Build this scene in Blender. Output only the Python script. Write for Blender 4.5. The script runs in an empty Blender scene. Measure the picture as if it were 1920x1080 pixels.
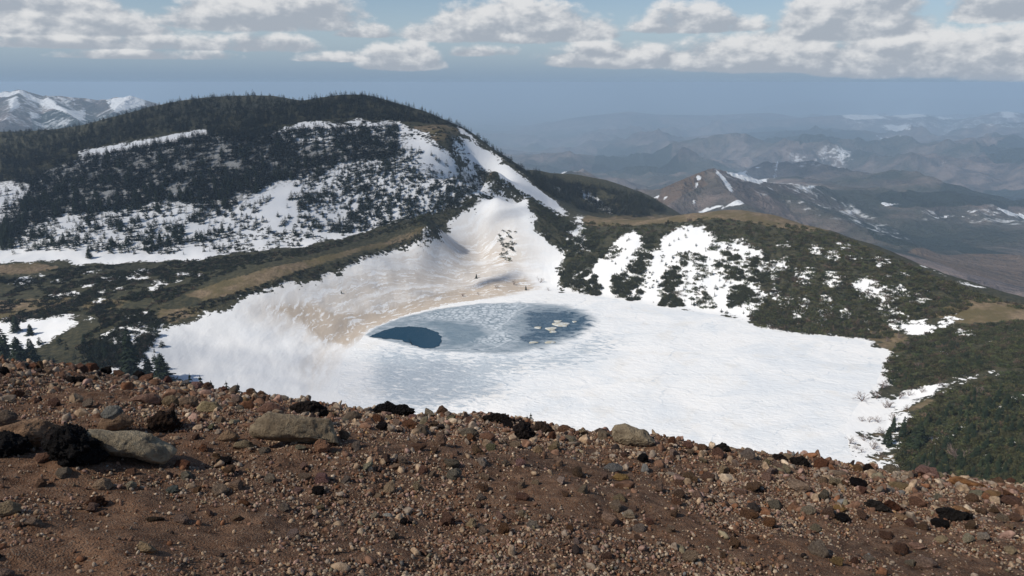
import bpy, math, random
import numpy as np
from mathutils import Vector, Matrix

rng = np.random.default_rng(7)
random.seed(7)
scn = bpy.context.scene
COL = scn.collection
R = math.radians

# ------------------------------------------------------------------ camera
PITCH, F = R(15.5), 1387.0
cam_d = bpy.data.cameras.new("camera")
cam = bpy.data.objects.new("camera", cam_d)
COL.objects.link(cam)
cam_d.sensor_width = 36.0
cam_d.lens = F / 1920 * 36
cam_d.clip_start, cam_d.clip_end = 0.1, 250000
cam.rotation_euler = (R(90) - PITCH, 0, 0)
scn.camera = cam

# ------------------------------------------------------------------ sun, sky, exposure
SUN_EL, SUN_AZ = R(44), R(-118)            # azimuth clockwise from +Y: the sun stands behind and to the left
S = Vector((math.sin(SUN_AZ) * math.cos(SUN_EL), math.cos(SUN_AZ) * math.cos(SUN_EL), math.sin(SUN_EL)))
sun_d = bpy.data.lights.new("sun", 'SUN')
sun_d.energy, sun_d.angle, sun_d.color = 4.25, R(0.53), (1.0, 0.945, 0.85)
sun = bpy.data.objects.new("sun", sun_d)
COL.objects.link(sun)
sun.rotation_euler = S.to_track_quat('Z', 'Y').to_euler()

scn.view_settings.view_transform = 'Standard'
scn.view_settings.look = 'None'
scn.view_settings.exposure = 0.0
scn.view_settings.gamma = 1.0
scn.cycles.max_bounces = 4
scn.cycles.diffuse_bounces = 2
scn.cycles.glossy_bounces = 2
scn.cycles.volume_bounces = 1
scn.cycles.transparent_max_bounces = 6
scn.cycles.use_denoising = True
scn.cycles.sample_clamp_indirect = 4


class NT:
    """short-hand for building node trees"""
    def __init__(s, tree):
        s.t = tree
        tree.nodes.clear()

    def new(s, typ, **kw):
        n = s.t.nodes.new(typ)
        for k, v in kw.items():
            setattr(n, k, v)
        return n

    def put(s, sock, v):
        if isinstance(v, bpy.types.NodeSocket):
            s.t.links.new(v, sock)
        elif isinstance(v, (tuple, list)) and sock.type == 'RGBA' and len(v) == 3:
            sock.default_value = (*v, 1)
        else:
            sock.default_value = v

    def m(s, op, a, b=None, c=None, clamp=False):
        n = s.new('ShaderNodeMath', operation=op, use_clamp=clamp)
        for i, v in enumerate((a, b, c)):
            if v is not None:
                s.put(n.inputs[i], v)
        return n.outputs[0]

    def vm(s, op, a, b=None):
        n = s.new('ShaderNodeVectorMath', operation=op)
        s.put(n.inputs[0], a)
        if b is not None:
            s.put(n.inputs[1], b)
        return n.outputs[0]

    def xyz(s, v):
        n = s.new('ShaderNodeSeparateXYZ')
        s.put(n.inputs[0], v)
        return n.outputs

    def comb(s, x, y, z):
        n = s.new('ShaderNodeCombineXYZ')
        for i, v in enumerate((x, y, z)):
            s.put(n.inputs[i], v)
        return n.outputs[0]

    def mix(s, f, a, b, blend='MIX'):
        n = s.new('ShaderNodeMix', data_type='RGBA', blend_type=blend)
        s.put(n.inputs[0], f)
        s.put(n.inputs[6], a)
        s.put(n.inputs[7], b)
        return n.outputs[2]

    def ramp(s, v, a, b, lo=0.0, hi=1.0, smooth=True):
        n = s.new('ShaderNodeMapRange', interpolation_type='SMOOTHSTEP' if smooth else 'LINEAR')
        for i, q in enumerate((v, a, b, lo, hi)):
            s.put(n.inputs[i], q)
        return n.outputs[0]

    def noise(s, vec, scale, detail=4.0, rough=0.55, dist=0.0, col=False):
        n = s.new('ShaderNodeTexNoise')
        s.put(n.inputs['Vector'], vec)
        n.inputs['Scale'].default_value = scale
        n.inputs['Detail'].default_value = detail
        n.inputs['Roughness'].default_value = rough
        n.inputs['Distortion'].default_value = dist
        return n.outputs['Color' if col else 'Fac']

    def voro(s, vec, scale, feature='F1', out='Distance', rnd=1.0):
        n = s.new('ShaderNodeTexVoronoi', feature=feature)
        s.put(n.inputs['Vector'], vec)
        n.inputs['Scale'].default_value = scale
        n.inputs['Randomness'].default_value = rnd
        return n.outputs[out]

    def attr(s, name, out='Fac'):
        return s.new('ShaderNodeAttribute', attribute_name=name).outputs[out]

    def pos(s):
        return s.new('ShaderNodeNewGeometry').outputs['Position']

    def bump(s, h, strength, dist, normal=None):
        n = s.new('ShaderNodeBump')
        s.put(n.inputs['Height'], h)
        n.inputs['Strength'].default_value = strength
        n.inputs['Distance'].default_value = dist
        if normal is not None:
            s.put(n.inputs['Normal'], normal)
        return n.outputs[0]

    def surface(s, col, rough=0.9, normal=None, spec=0.2, **kw):
        b = s.new('ShaderNodeBsdfPrincipled')
        s.put(b.inputs['Base Color'], col)
        s.put(b.inputs['Roughness'], rough)
        s.put(b.inputs['Specular IOR Level'], spec)
        if normal is not None:
            s.put(b.inputs['Normal'], normal)
        for k, v in kw.items():
            s.put(b.inputs[k], v)
        o = s.new('ShaderNodeOutputMaterial')
        s.t.links.new(b.outputs[0], o.inputs['Surface'])
        return b


def material(name):
    m = bpy.data.materials.new(name)
    m.use_nodes = True
    return m, NT(m.node_tree)


# sky: Nishita with banks of cumulus laid out by compass direction and height above the horizon
world = bpy.data.worlds.new("World")
scn.world = world
world.use_nodes = True
n = NT(world.node_tree)
sky = n.new('ShaderNodeTexSky', sky_type='NISHITA')
sky.sun_disc = False
sky.sun_elevation, sky.sun_rotation = SUN_EL, SUN_AZ
sky.altitude = 1900
sky.air_density, sky.dust_density, sky.ozone_density = 1.0, 1.6, 1.0
SKY_STRENGTH = 0.09
dirv = n.new('ShaderNodeTexCoord').outputs['Generated']
dx, dy, dz = n.xyz(dirv)
U = n.m('MULTIPLY', n.m('ARCTAN2', dx, dy), 10.0)
V = n.m('MULTIPLY', n.m('ARCSINE', dz), 10.0)
p1 = n.comb(U, n.m('MULTIPLY', V, 1.7), 0.0)
warp = n.vm('MULTIPLY', n.vm('SUBTRACT', n.noise(p1, 2.6, 4.0, 0.6, 0.0, True), (0.5, 0.5, 0.5)), (0.34, 0.34, 0.0))


def billow(pp):
    q_ = n.vm('ADD', pp, warp)
    a_ = n.noise(pp, 0.95, 8.0, 0.6)
    b_ = n.m('SUBTRACT', 0.62, n.voro(q_, 2.6))
    c_ = n.m('SUBTRACT', 0.62, n.voro(q_, 6.5))
    return n.m('ADD', a_, n.m('ADD', n.m('MULTIPLY', b_, 0.15), n.m('MULTIPLY', c_, 0.06)))


lump = billow(p1)
lump_off = billow(n.vm('ADD', p1, (-0.09, 0.16, 0.0)))
fine = n.noise(n.comb(U, n.m('MULTIPLY', V, 1.6), 3.0), 7.0, 5.0, 0.6)
relief = n.m('SUBTRACT', lump, lump_off)


def UV(px, py):
    xu, yu = (px - 960) / F, (540 - py) / F
    d = Vector((xu, math.cos(PITCH) + yu * math.sin(PITCH), -math.sin(PITCH) + yu * math.cos(PITCH))).normalized()
    return math.atan2(d.x, d.y) * 10, math.asin(d.z) * 10


banks = [  # x0, x1, top, flat base, weight (degrees of the view turned into directions)
    (-300, 380, -50, 50, 1.15), (260, 720, -44, 46, 1.1), (735, 1190, -34, 66, 1.25),
    (980, 1400, 60, 120, 1.05), (1210, 1660, 40, 125, 1.25), (1480, 1900, 30, 131, 1.3), (1700, 2400, 24, 136, 1.3),
    (1430, 1780, -60, 60, 1.15), (420, 620, 48, 92, 0.85), (670, 830, 66, 124, 0.9), (845, 980, 74, 102, 0.8),
    (620, 750, 32, 66, 0.8), (1730, 2000, -70, 26, 1.0), (-200, 520, 50, 86, 0.72), (1140, 1460, -4, 54, 0.85),
    (100, 460, 86, 108, 0.62), (540, 720, 88, 112, 0.55)]
dens = shade = None
for x0, x1, yt, yb, wgt in banks:
    uc, vb = UV((x0 + x1) / 2, yb)
    uw = (UV(x1, yb)[0] - UV(x0, yb)[0]) / 2
    vh = UV(0, yt)[1] - UV(0, yb)[1]
    du = n.m('DIVIDE', n.m('SUBTRACT', U, uc), uw)
    dv = n.m('DIVIDE', n.m('SUBTRACT', V, vb), vh)
    up = n.m('MAXIMUM', dv, 0.0)
    dn = n.m('MULTIPLY', n.m('MINIMUM', dv, 0.0), 5.0)
    q = n.m('ADD', n.m('POWER', n.m('ABSOLUTE', du), 2.6), n.m('ADD', n.m('POWER', up, 1.8), n.m('MULTIPLY', dn, dn)))
    k = n.m('MULTIPLY', n.m('SUBTRACT', 1.0, q), wgt)
    k = n.m('MAXIMUM', k, -1.6)
    if dens is None:
        dens, shade = k, dv
    else:
        g = n.ramp(n.m('SUBTRACT', k, dens), -0.45, 0.45)
        shade = n.m('ADD', n.m('MULTIPLY', g, dv), n.m('MULTIPLY', n.m('SUBTRACT', 1.0, g), shade))
        dens = n.m('MAXIMUM', dens, k)
shade = n.ramp(shade, -0.2, 1.0, 0, 1, False)
d_all = n.m('ADD', dens, n.m('MULTIPLY', n.m('SUBTRACT', lump, 0.555), 3.2))
d_all = n.m('ADD', d_all, n.m('MULTIPLY', n.m('SUBTRACT', fine, 0.5), 0.55))
cover = n.ramp(d_all, -0.16, 0.46)
lit = n.m('ADD', n.m('MULTIPLY', shade, 0.66), n.m('MULTIPLY', relief, 2.6))
lit = n.m('ADD', lit, n.m('MULTIPLY', n.m('SUBTRACT', fine, 0.5), 0.35))
lit = n.ramp(lit, -0.02, 0.66)
cloud_col = n.mix(lit, (0.385, 0.425, 0.485), (0.76, 0.76, 0.765))
skyc = n.vm('MULTIPLY', sky.outputs[0], (SKY_STRENGTH,) * 3)
veil = n.ramp(V, 1.3, -0.1)
low = n.ramp(V, 0.75, 0.0)                                     # milky air low over the plain
base = n.mix(n.m('MULTIPLY', veil, 0.92), skyc, n.mix(low, (0.37, 0.455, 0.565), (0.21, 0.312, 0.45)))
final = n.mix(n.m('MULTIPLY', cover, 0.93), base, cloud_col)
bg = n.new('ShaderNodeBackground')
n.put(bg.inputs['Color'], final)
bg.inputs['Strength'].default_value = 1.0
n.t.links.new(bg.outputs[0], n.new('ShaderNodeOutputWorld').inputs['Surface'])

# ------------------------------------------------------------------ numeric helpers
CP, SP = math.cos(PITCH), math.sin(PITCH)


def ray(px, py):
    px, py = np.asarray(px, float), np.asarray(py, float)
    xu, yu = (px - 960) / F, (540 - py) / F
    return xu, CP + yu * SP, -SP + yu * CP


def P(px, py, z=None, d=None):
    x, y, zz = ray(px, py)
    t = z / zz if z is not None else d / y
    return float(x * t), float(y * t), float(zz * t)


def hash3(i, j, k, seed):
    h = (i * 374761393 + j * 668265263 + k * 2147483647 + seed * 974634721) & 0xFFFFFFFF
    h = ((h ^ (h >> 13)) * 1274126177) & 0xFFFFFFFF
    h = ((h ^ (h >> 16)) * 2246822519) & 0xFFFFFFFF
    return ((h ^ (h >> 15)) & 0xFFFFFF) / float(0xFFFFFF)


def vnoise(x, y, z=0.0, seed=0):
    x, y, z = np.broadcast_arrays(np.asarray(x, float), np.asarray(y, float), np.asarray(z, float))
    i, j, k = np.floor(x).astype(np.int64), np.floor(y).astype(np.int64), np.floor(z).astype(np.int64)
    fx, fy, fz = x - i, y - j, z - k
    fx, fy, fz = (f * f * f * (f * (f * 6 - 15) + 10) for f in (fx, fy, fz))
    r = 0
    for a in (0, 1):
        for b in (0, 1):
            for c in (0, 1):
                w = (fx if a else 1 - fx) * (fy if b else 1 - fy) * (fz if c else 1 - fz)
                r = r + w * hash3(i + a, j + b, k + c, seed)
    return r * 2 - 1


def fbm(x, y, z=0.0, octv=4, seed=0, gain=0.5):
    r, a = 0, 1.0
    for o in range(octv):
        f = 2.03 ** o
        r = r + a * vnoise(np.asarray(x) * f + 17.3 * o, np.asarray(y) * f - 9.1 * o, np.asarray(z) * f, seed + o)
        a *= gain
    return r


def ridged(x, y, octv=5, seed=0):
    r, a = 0, 1.0
    for o in range(octv):
        f = 2.07 ** o
        r = r + a * (1 - 2 * np.abs(vnoise(x * f + 5.2 * o, y * f + 1.7 * o, 0, seed + o)))
        a *= 0.48
    return r


def sm(x, a, b):
    t = np.clip((x - a) / (b - a), 0, 1)
    return t * t * (3 - 2 * t)


def sdf(poly, X, Y, far=60.0):
    """positive inside the polygon, in metres"""
    poly = np.asarray(poly)
    out = np.full(X.shape, -far)
    b0, b1 = poly.min(0) - far, poly.max(0) + far
    sel = (X > b0[0]) & (X < b1[0]) & (Y > b0[1]) & (Y < b1[1])
    if not sel.any():
        return out
    x, y = X[sel], Y[sel]
    d = np.full(x.shape, 1e9)
    ins = np.zeros(x.shape, bool)
    for (ax, ay), (bx, by) in zip(poly, np.roll(poly, -1, 0)):
        ex, ey = bx - ax, by - ay
        L = ex * ex + ey * ey + 1e-9
        t = np.clip(((x - ax) * ex + (y - ay) * ey) / L, 0, 1)
        d = np.minimum(d, np.hypot(x - ax - t * ex, y - ay - t * ey))
        cross = ((ay > y) != (by > y)) & (x < (bx - ax) * (y - ay) / (by - ay + 1e-12) + ax)
        ins ^= cross
    d = np.minimum(d, far)
    out[sel] = np.where(ins, d, -d)
    return out


def in_poly(poly, x, y):
    ins = np.zeros(np.shape(x), bool)
    for (ax, ay), (bx, by) in zip(poly, list(poly[1:]) + [poly[0]]):
        ins ^= ((ay > y) != (by > y)) & (x < (bx - ax) * (y - ay) / (by - ay + 1e-12) + ax)
    return ins


def rbf_fit(xy, z, smooth=1e-4):
    xy = np.asarray(xy)
    N = len(xy)
    r2 = ((xy[:, None] - xy[None]) ** 2).sum(-1)
    K = 0.5 * r2 * np.log(r2 + 1e-12) + smooth * np.eye(N)
    Q = np.c_[np.ones(N), xy]
    A = np.block([[K, Q], [Q.T, np.zeros((3, 3))]])
    w = np.linalg.solve(A, np.r_[z, 0, 0, 0])

    def f(x, y):
        o = w[N] + w[N + 1] * x + w[N + 2] * y
        for i in range(N):
            q = (x - xy[i, 0]) ** 2 + (y - xy[i, 1]) ** 2
            o = o + w[i] * 0.5 * q * np.log(q + 1e-12)
        return o
    return f


class Polar:
    """a heightfield on a fan of bearings and log-spaced ranges"""
    def __init__(s, a0, a1, na, r0, r1, nr):
        s.a0, s.a1, s.na, s.nr = a0, a1, na, nr
        s.l0, s.l1 = math.log(r0), math.log(r1)
        a = np.linspace(a0, a1, na)
        r = np.exp(np.linspace(s.l0, s.l1, nr))
        s.A, s.Rr = np.meshgrid(a, r)
        s.X, s.Y = np.sin(s.A) * s.Rr, np.cos(s.A) * s.Rr

    def sample(s, x, y, Z=None):
        Z = s.Z if Z is None else Z
        u = (np.arctan2(x, y) - s.a0) / (s.a1 - s.a0) * (s.na - 1)
        v = (np.log(np.hypot(x, y) + 1e-9) - s.l0) / (s.l1 - s.l0) * (s.nr - 1)
        u, v = np.clip(u, 0, s.na - 1.001), np.clip(v, 0, s.nr - 1.001)
        i, j = u.astype(int), v.astype(int)
        fu, fv = u - i, v - j
        return (Z[j, i] * (1 - fu) * (1 - fv) + Z[j, i + 1] * fu * (1 - fv)
                + Z[j + 1, i] * (1 - fu) * fv + Z[j + 1, i + 1] * fu * fv)

    def cast(s, px, py, d0=None, steps=500):
        """where the sight line through a point of the view meets this ground"""
        x, y, z = (np.atleast_1d(q)[:, None] for q in ray(px, py))
        d = np.exp(np.linspace(math.log(d0) if d0 else s.l0 + .02, s.l1 - .2, steps))[None]
        X, Y, Z = x / y * d, np.broadcast_to(d, (x.shape[0], steps)), z / y * d
        gap = Z - s.sample(X, Y)
        hit = gap < 0
        k = np.where(hit.any(1), hit.argmax(1), steps - 1)
        k = np.maximum(k, 1)
        i = np.arange(len(k))
        g0, g1 = gap[i, k - 1], gap[i, k]
        t = np.clip(g0 / (g0 - g1 + 1e-9), 0, 1)
        dd = d[0, k - 1] * (1 - t) + d[0, k] * t
        xx, yy = (x / y)[:, 0] * dd, dd
        return np.c_[xx, yy, s.sample(xx, yy)], hit.any(1)

    def poly(s, pts, d0=None):
        p = np.asarray(pts, float)
        q = []
        for a, b in zip(p, np.roll(p, -1, 0)):
            q += [a, (a + b) / 2]
        q = np.array(q)
        w, ok = s.cast(q[:, 0], q[:, 1], d0)
        return w[ok][:, :2]

    def mesh(s, name, mat, attrs=None, jitter=None):
        nr, na = s.A.shape
        v = np.stack([s.X, s.Y, s.Z], -1).reshape(-1, 3)
        k = np.arange(nr * na).reshape(nr, na)
        q = np.stack([k[:-1, :-1], k[:-1, 1:], k[1:, 1:], k[1:, :-1]], -1).reshape(-1, 4)
        return mesh_obj(name, v, q, mat, attrs=attrs, smooth=True)


def mesh_obj(name, v, f, mat, attrs=None, colors=None, smooth=False, parent=None, link=True):
    v, f = np.asarray(v, np.float32), np.asarray(f, np.int32)
    me = bpy.data.meshes.new(name)
    me.vertices.add(len(v))
    me.vertices.foreach_set('co', v.ravel())
    k = f.shape[1]
    me.loops.add(f.size)
    me.loops.foreach_set('vertex_index', f.ravel())
    me.polygons.add(len(f))
    me.polygons.foreach_set('loop_start', np.arange(0, f.size, k, dtype=np.int32))
    if smooth:
        me.polygons.foreach_set('use_smooth', np.ones(len(f), bool))
    me.update(calc_edges=True)
    for an, av in (attrs or {}).items():
        a = me.attributes.new(an, 'FLOAT', 'POINT')
        a.data.foreach_set('value', np.asarray(av, np.float32).ravel())
    if colors is not None:
        a = me.attributes.new('tint', 'FLOAT_COLOR', 'POINT')
        c = np.c_[colors, np.ones(len(colors))].astype(np.float32)
        a.data.foreach_set('color', c.ravel())
    me.materials.append(mat)
    if not link:
        return me
    o = bpy.data.objects.new(name, me)
    COL.objects.link(o)
    o.parent = parent
    return o


def merge(templates, which, pos, mats, colors):
    """one mesh out of many placed copies of small templates (v, f)"""
    vs, fs, cs, off = [], [], [], 0
    for ti, (tv, tf) in enumerate(templates):
        sel = np.where(which == ti)[0]
        if not len(sel):
            continue
        v = np.einsum('nij,kj->nki', mats[sel], tv) + pos[sel][:, None]
        nv = len(tv)
        f = tf[None] + (np.arange(len(sel)) * nv)[:, None, None] + off
        vs.append(v.reshape(-1, 3)); fs.append(f.reshape(-1, tf.shape[1]))
        cs.append(np.repeat(colors[sel], nv, 0))
        off += len(sel) * nv
    return np.concatenate(vs), np.concatenate(fs), np.concatenate(cs)


def tag(o, label=None, cat=None, group=None, kind=None):
    for k, v in (('label', label), ('category', cat), ('group', group), ('kind', kind)):
        if v:
            o[k] = v
    return o


def rotz(a):
    c, s_ = np.cos(a), np.sin(a)
    z, o = np.zeros_like(a), np.ones_like(a)
    return np.stack([np.stack([c, -s_, z], -1), np.stack([s_, c, z], -1), np.stack([z, z, o], -1)], -2)


def rand_rot(N):
    q = rng.normal(size=(N, 4))
    q /= np.linalg.norm(q, axis=1, keepdims=True)
    w, x, y, z = q.T
    return np.stack([np.stack([1 - 2 * (y * y + z * z), 2 * (x * y - z * w), 2 * (x * z + y * w)], -1),
                     np.stack([2 * (x * y + z * w), 1 - 2 * (x * x + z * z), 2 * (y * z - x * w)], -1),
                     np.stack([2 * (x * z - y * w), 2 * (y * z + x * w), 1 - 2 * (x * x + y * y)], -1)], -2)


def ico(sub):
    t = (1 + 5 ** .5) / 2
    v = [(-1, t, 0), (1, t, 0), (-1, -t, 0), (1, -t, 0), (0, -1, t), (0, 1, t), (0, -1, -t), (0, 1, -t), (t, 0, -1), (t, 0, 1), (-t, 0, -1), (-t, 0, 1)]
    f = [(0, 11, 5), (0, 5, 1), (0, 1, 7), (0, 7, 10), (0, 10, 11), (1, 5, 9), (5, 11, 4), (11, 10, 2), (10, 7, 6), (7, 1, 8),
         (3, 9, 4), (3, 4, 2), (3, 2, 6), (3, 6, 8), (3, 8, 9), (4, 9, 5), (2, 4, 11), (6, 2, 10), (8, 6, 7), (9, 8, 1)]
    v = [np.array(p) / np.linalg.norm(p) for p in v]
    for _ in range(sub):
        mid, nf = {}, []
        def g(a, b):
            k = (min(a, b), max(a, b))
            if k not in mid:
                p = v[a] + v[b]
                v.append(p / np.linalg.norm(p)); mid[k] = len(v) - 1
            return mid[k]
        for a, b, c in f:
            ab, bc, ca = g(a, b), g(b, c), g(c, a)
            nf += [(a, ab, ca), (b, bc, ab), (c, ca, bc), (ab, bc, ca)]
        f = nf
    return np.array(v), np.array(f)


ICO = {k: ico(k) for k in (0, 1, 2, 3, 4, 5)}

# ------------------------------------------------------------------ the ground of the lake basin
LAKE_Z = -170.0


def scree_z(x, y):
    """the cinder slope one stands on: it steepens past the lip and runs down to the lake"""
    k = np.clip(y - 6, 0, 6)
    z = -1.7 - 0.28 * y - 0.13 * x - 0.025 * k * k - np.clip(y - 12, 0, None) * 0.30
    return z


ctrl = [  # view point and height: z=..., or view point and distance d=...
    # left hill: foot, mid slope, upper shelf, skyline
    (0, 500, 'd', 560), (110, 495, 'd', 572), (200, 495, 'z', -141), (380, 485, 'z', -140), (560, 466, 'z', -137), (700, 430, 'z', -131), (800, 400, 'd', 650),
    (0, 440, 'd', 650), (150, 430, 'd', 655), (380, 400, 'd', 685), (560, 390, 'd', 690), (700, 360, 'd', 720), (800, 330, 'd', 745), (860, 330, 'd', 735),
    (0, 360, 'd', 780), (150, 350, 'd', 770), (380, 310, 'd', 775), (560, 300, 'd', 785), (700, 285, 'd', 790), (790, 265, 'd', 800), (850, 262, 'd', 800),
    (0, 310, 'd', 900), (150, 290, 'd', 860), (380, 250, 'd', 840), (560, 238, 'd', 845), (740, 230, 'd', 850), (830, 236, 'd', 845),
    (0, 252, 'd', 1120), (100, 250, 'd', 1100), (200, 224, 'd', 1060), (290, 204, 'd', 1030), (450, 197, 'd', 1010), (600, 194, 'd', 1000), (720, 194, 'd', 985),
    (765, 212, 'd', 955), (820, 226, 'd', 920), (880, 244, 'd', 870),
    # ridge that drops from the hill to the saddle, and its snowy far shoulder
    (905, 268, 'd', 850), (950, 312, 'd', 820), (1000, 350, 'd', 800), (1085, 409, 'd', 752), (920, 318, 'd', 760), (980, 372, 'd', 725), (890, 385, 'z', -128), (930, 370, 'd', 700),
    # saddle and right rim
    (1040, 410, 'z', -133), (1120, 412, 'z', -132), (1180, 411, 'z', -132), (1260, 407, 'z', -130), (1310, 402, 'z', -127), (1370, 396, 'z', -124), (1430, 402, 'z', -124), (1480, 413, 'z', -125), (1560, 434, 'z', -128), (1640, 468, 'z', -133),
    (1700, 498, 'z', -138), (1760, 522, 'z', -142), (1820, 545, 'z', -145), (1870, 562, 'z', -147), (1920, 577, 'z', -148), (2050, 600, 'z', -148),
    # inner slopes of the right rim
    (1060, 480, 'z', -153), (1120, 500, 'z', -155), (1200, 500, 'z', -153), (1300, 500, 'z', -150), (1400, 500, 'z', -147), (1500, 520, 'z', -148), (1600, 560, 'z', -153), (1700, 590, 'z', -158),
    (1060, 535, 'z', -168), (1150, 550, 'z', -168), (1300, 570, 'z', -167), (1450, 590, 'z', -165), (1600, 620, 'z', -167),
    (1700, 630, 'z', -166), (1800, 605, 'z', -156), (1870, 605, 'z', -153), (1920, 615, 'z', -151), (2050, 660, 'z', -146),
    (1690, 680, 'z', -168), (1800, 690, 'z', -158), (1920, 700, 'z', -149), (1740, 735, 'z', -165), (1860, 705, 'z', -157), (1700, 760, 'z', -168), (1800, 790, 'z', -158), (1920, 790, 'z', -147), (2060, 800, 'z', -138),
    (1680, 850, 'z', -169), (1800, 870, 'z', -160), (1920, 880, 'z', -150), (1700, 905, 'z', -168), (1850, 930, 'z', -158),
    # left rim of the lake bowl
    (880, 400, 'z', -130), (820, 425, 'z', -131), (760, 445, 'z', -132), (680, 468, 'z', -134), (600, 492, 'z', -136), (520, 520, 'z', -138), (450, 545, 'z', -141), (380, 570, 'z', -144), (330, 592, 'z', -147), (285, 640, 'z', -152), (250, 685, 'z', -157),
    # bowl
    (960, 430, 'z', -141), (900, 460, 'z', -147), (820, 480, 'z', -148), (740, 510, 'z', -150), (660, 535, 'z', -151), (560, 560, 'z', -151), (470, 590, 'z', -152), (400, 640, 'z', -158), (340, 690, 'z', -162), (400, 720, 'z', -165),
    (1000, 500, 'z', -160), (920, 520, 'z', -163), (820, 550, 'z', -165), (720, 580, 'z', -166), (640, 610, 'z', -166), (560, 640, 'z', -165), (500, 690, 'z', -166), (600, 700, 'z', -169.0), (520, 750, 'z', -168.5),
    # boggy shelf at the far left
    (0, 530, 'z', -144), (0, 600, 'z', -149), (0, 680, 'z', -154), (130, 540, 'z', -144), (150, 600, 'z', -149), (150, 680, 'z', -155), (280, 530, 'z', -142), (260, 580, 'z', -146), (400, 515, 'z', -140),
    # forested shoulder behind the saddle
    (990, 318, 'd', 1000), (1040, 338, 'd', 1080), (1120, 352, 'd', 1120), (1200, 366, 'd', 1120), (1260, 392, 'd', 1080), (1100, 385, 'd', 960), (1180, 400, 'd', 940), (1040, 375, 'd', 900),
]
cx, cz = [], []
for px, py, kind, val in ctrl:
    p = P(px, py, z=val) if kind == 'z' else P(px, py, d=val)
    cx.append(p[:2]); cz.append(p[2])


def add_w(x, y, z):
    cx.append((x, y)); cz.append(z)


for x, y in [(-20, 20), (0, 20), (20, 20), (-45, 50), (0, 50), (45, 50), (-90, 100), (0, 100), (90, 100), (-150, 170), (-70, 170), (0, 170), (80, 170), (170, 170), (-100, 240), (0, 240), (90, 240)]:
    add_w(x, y, float(scree_z(np.array(x * 0.45), np.array(y))))
for a, r, z in [(-40, 300, -128), (-46, 600, -150), (-46, 1000, -75), (-45, 1500, -160), (-36, 1400, -70), (-25, 1350, -45), (-12, 1300, -60), (-36, 2000, -420), (-15, 1900, -380), (0, 1100, -190), (-4, 1000, -120), (-2, 950, -128), (4, 1500, -420), (10, 1500, -420), (14, 1500, -420),
                (18, 1000, -235), (24, 950, -250), (30, 850, -230), (36, 780, -215), (42, 700, -180), (18, 1500, -380), (26, 1500, -400), (34, 1500, -420), (46, 900, -240), (8, 860, -168), (12, 860, -175), (16, 860, -175), (46, 300, -120), (46, 1500, -420), (20, 2000, -520), (40, 2000, -520), (2, 2000, -520)]:
    add_w(math.sin(R(a)) * r, math.cos(R(a)) * r, z)
cx = np.array(cx) / 500.0
height = rbf_fit(cx, np.array(cz), 2e-4)

basin = Polar(R(-44), R(44), 900, 13.0, 2000.0, 560)
lake_px = [(628, 735), (640, 672), (690, 616), (760, 589), (850, 567), (940, 556), (1050, 549), (1130, 556), (1200, 567), (1250, 577), (1340, 588), (1400, 601), (1425, 614), (1480, 623), (1560, 630), (1620, 637),
           (1653, 660), (1660, 690), (1645, 725), (1612, 760), (1590, 800), (1600, 850), (1640, 890), (1500, 905), (1300, 890), (1000, 850), (800, 810), (670, 790)]
lake_w = np.array([P(a, b, z=LAKE_Z)[:2] for a, b in lake_px])
Z = height(basin.X / 500, basin.Y / 500)
near = 1 - sm(basin.Rr, 60, 240)
Zs = scree_z(basin.X * np.where(basin.Rr < 40, 1, 1), basin.Y)
Z = Z * (1 - (1 - sm(basin.Rr, 16, 60))) + Zs * (1 - sm(basin.Rr, 16, 60))
rough = fbm(basin.X / 60, basin.Y / 60, 0, 5, 3) * 1.6 + fbm(basin.X / 9, basin.Y / 9, 0, 3, 9) * 0.22
Z = Z + rough * sm(basin.Rr, 40, 150)
sd_lake = sdf(lake_w, basin.X, basin.Y, 220)
Zl = np.where(sd_lake > -70, np.maximum(Z, LAKE_Z + 0.25), Z)
edge = sm(-sd_lake, 0, 22)
Z = np.where(sd_lake > 0, LAKE_Z + 0.05 - 0.65 * sm(sd_lake, -4, 24), LAKE_Z + 0.05 + (Zl - LAKE_Z) * edge)
# near the feet of the viewer the finer scree sheet lies on top
Z = Z - 0.5 * (1 - sm(basin.Rr, 18, 30))
basin.Z = Z

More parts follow.
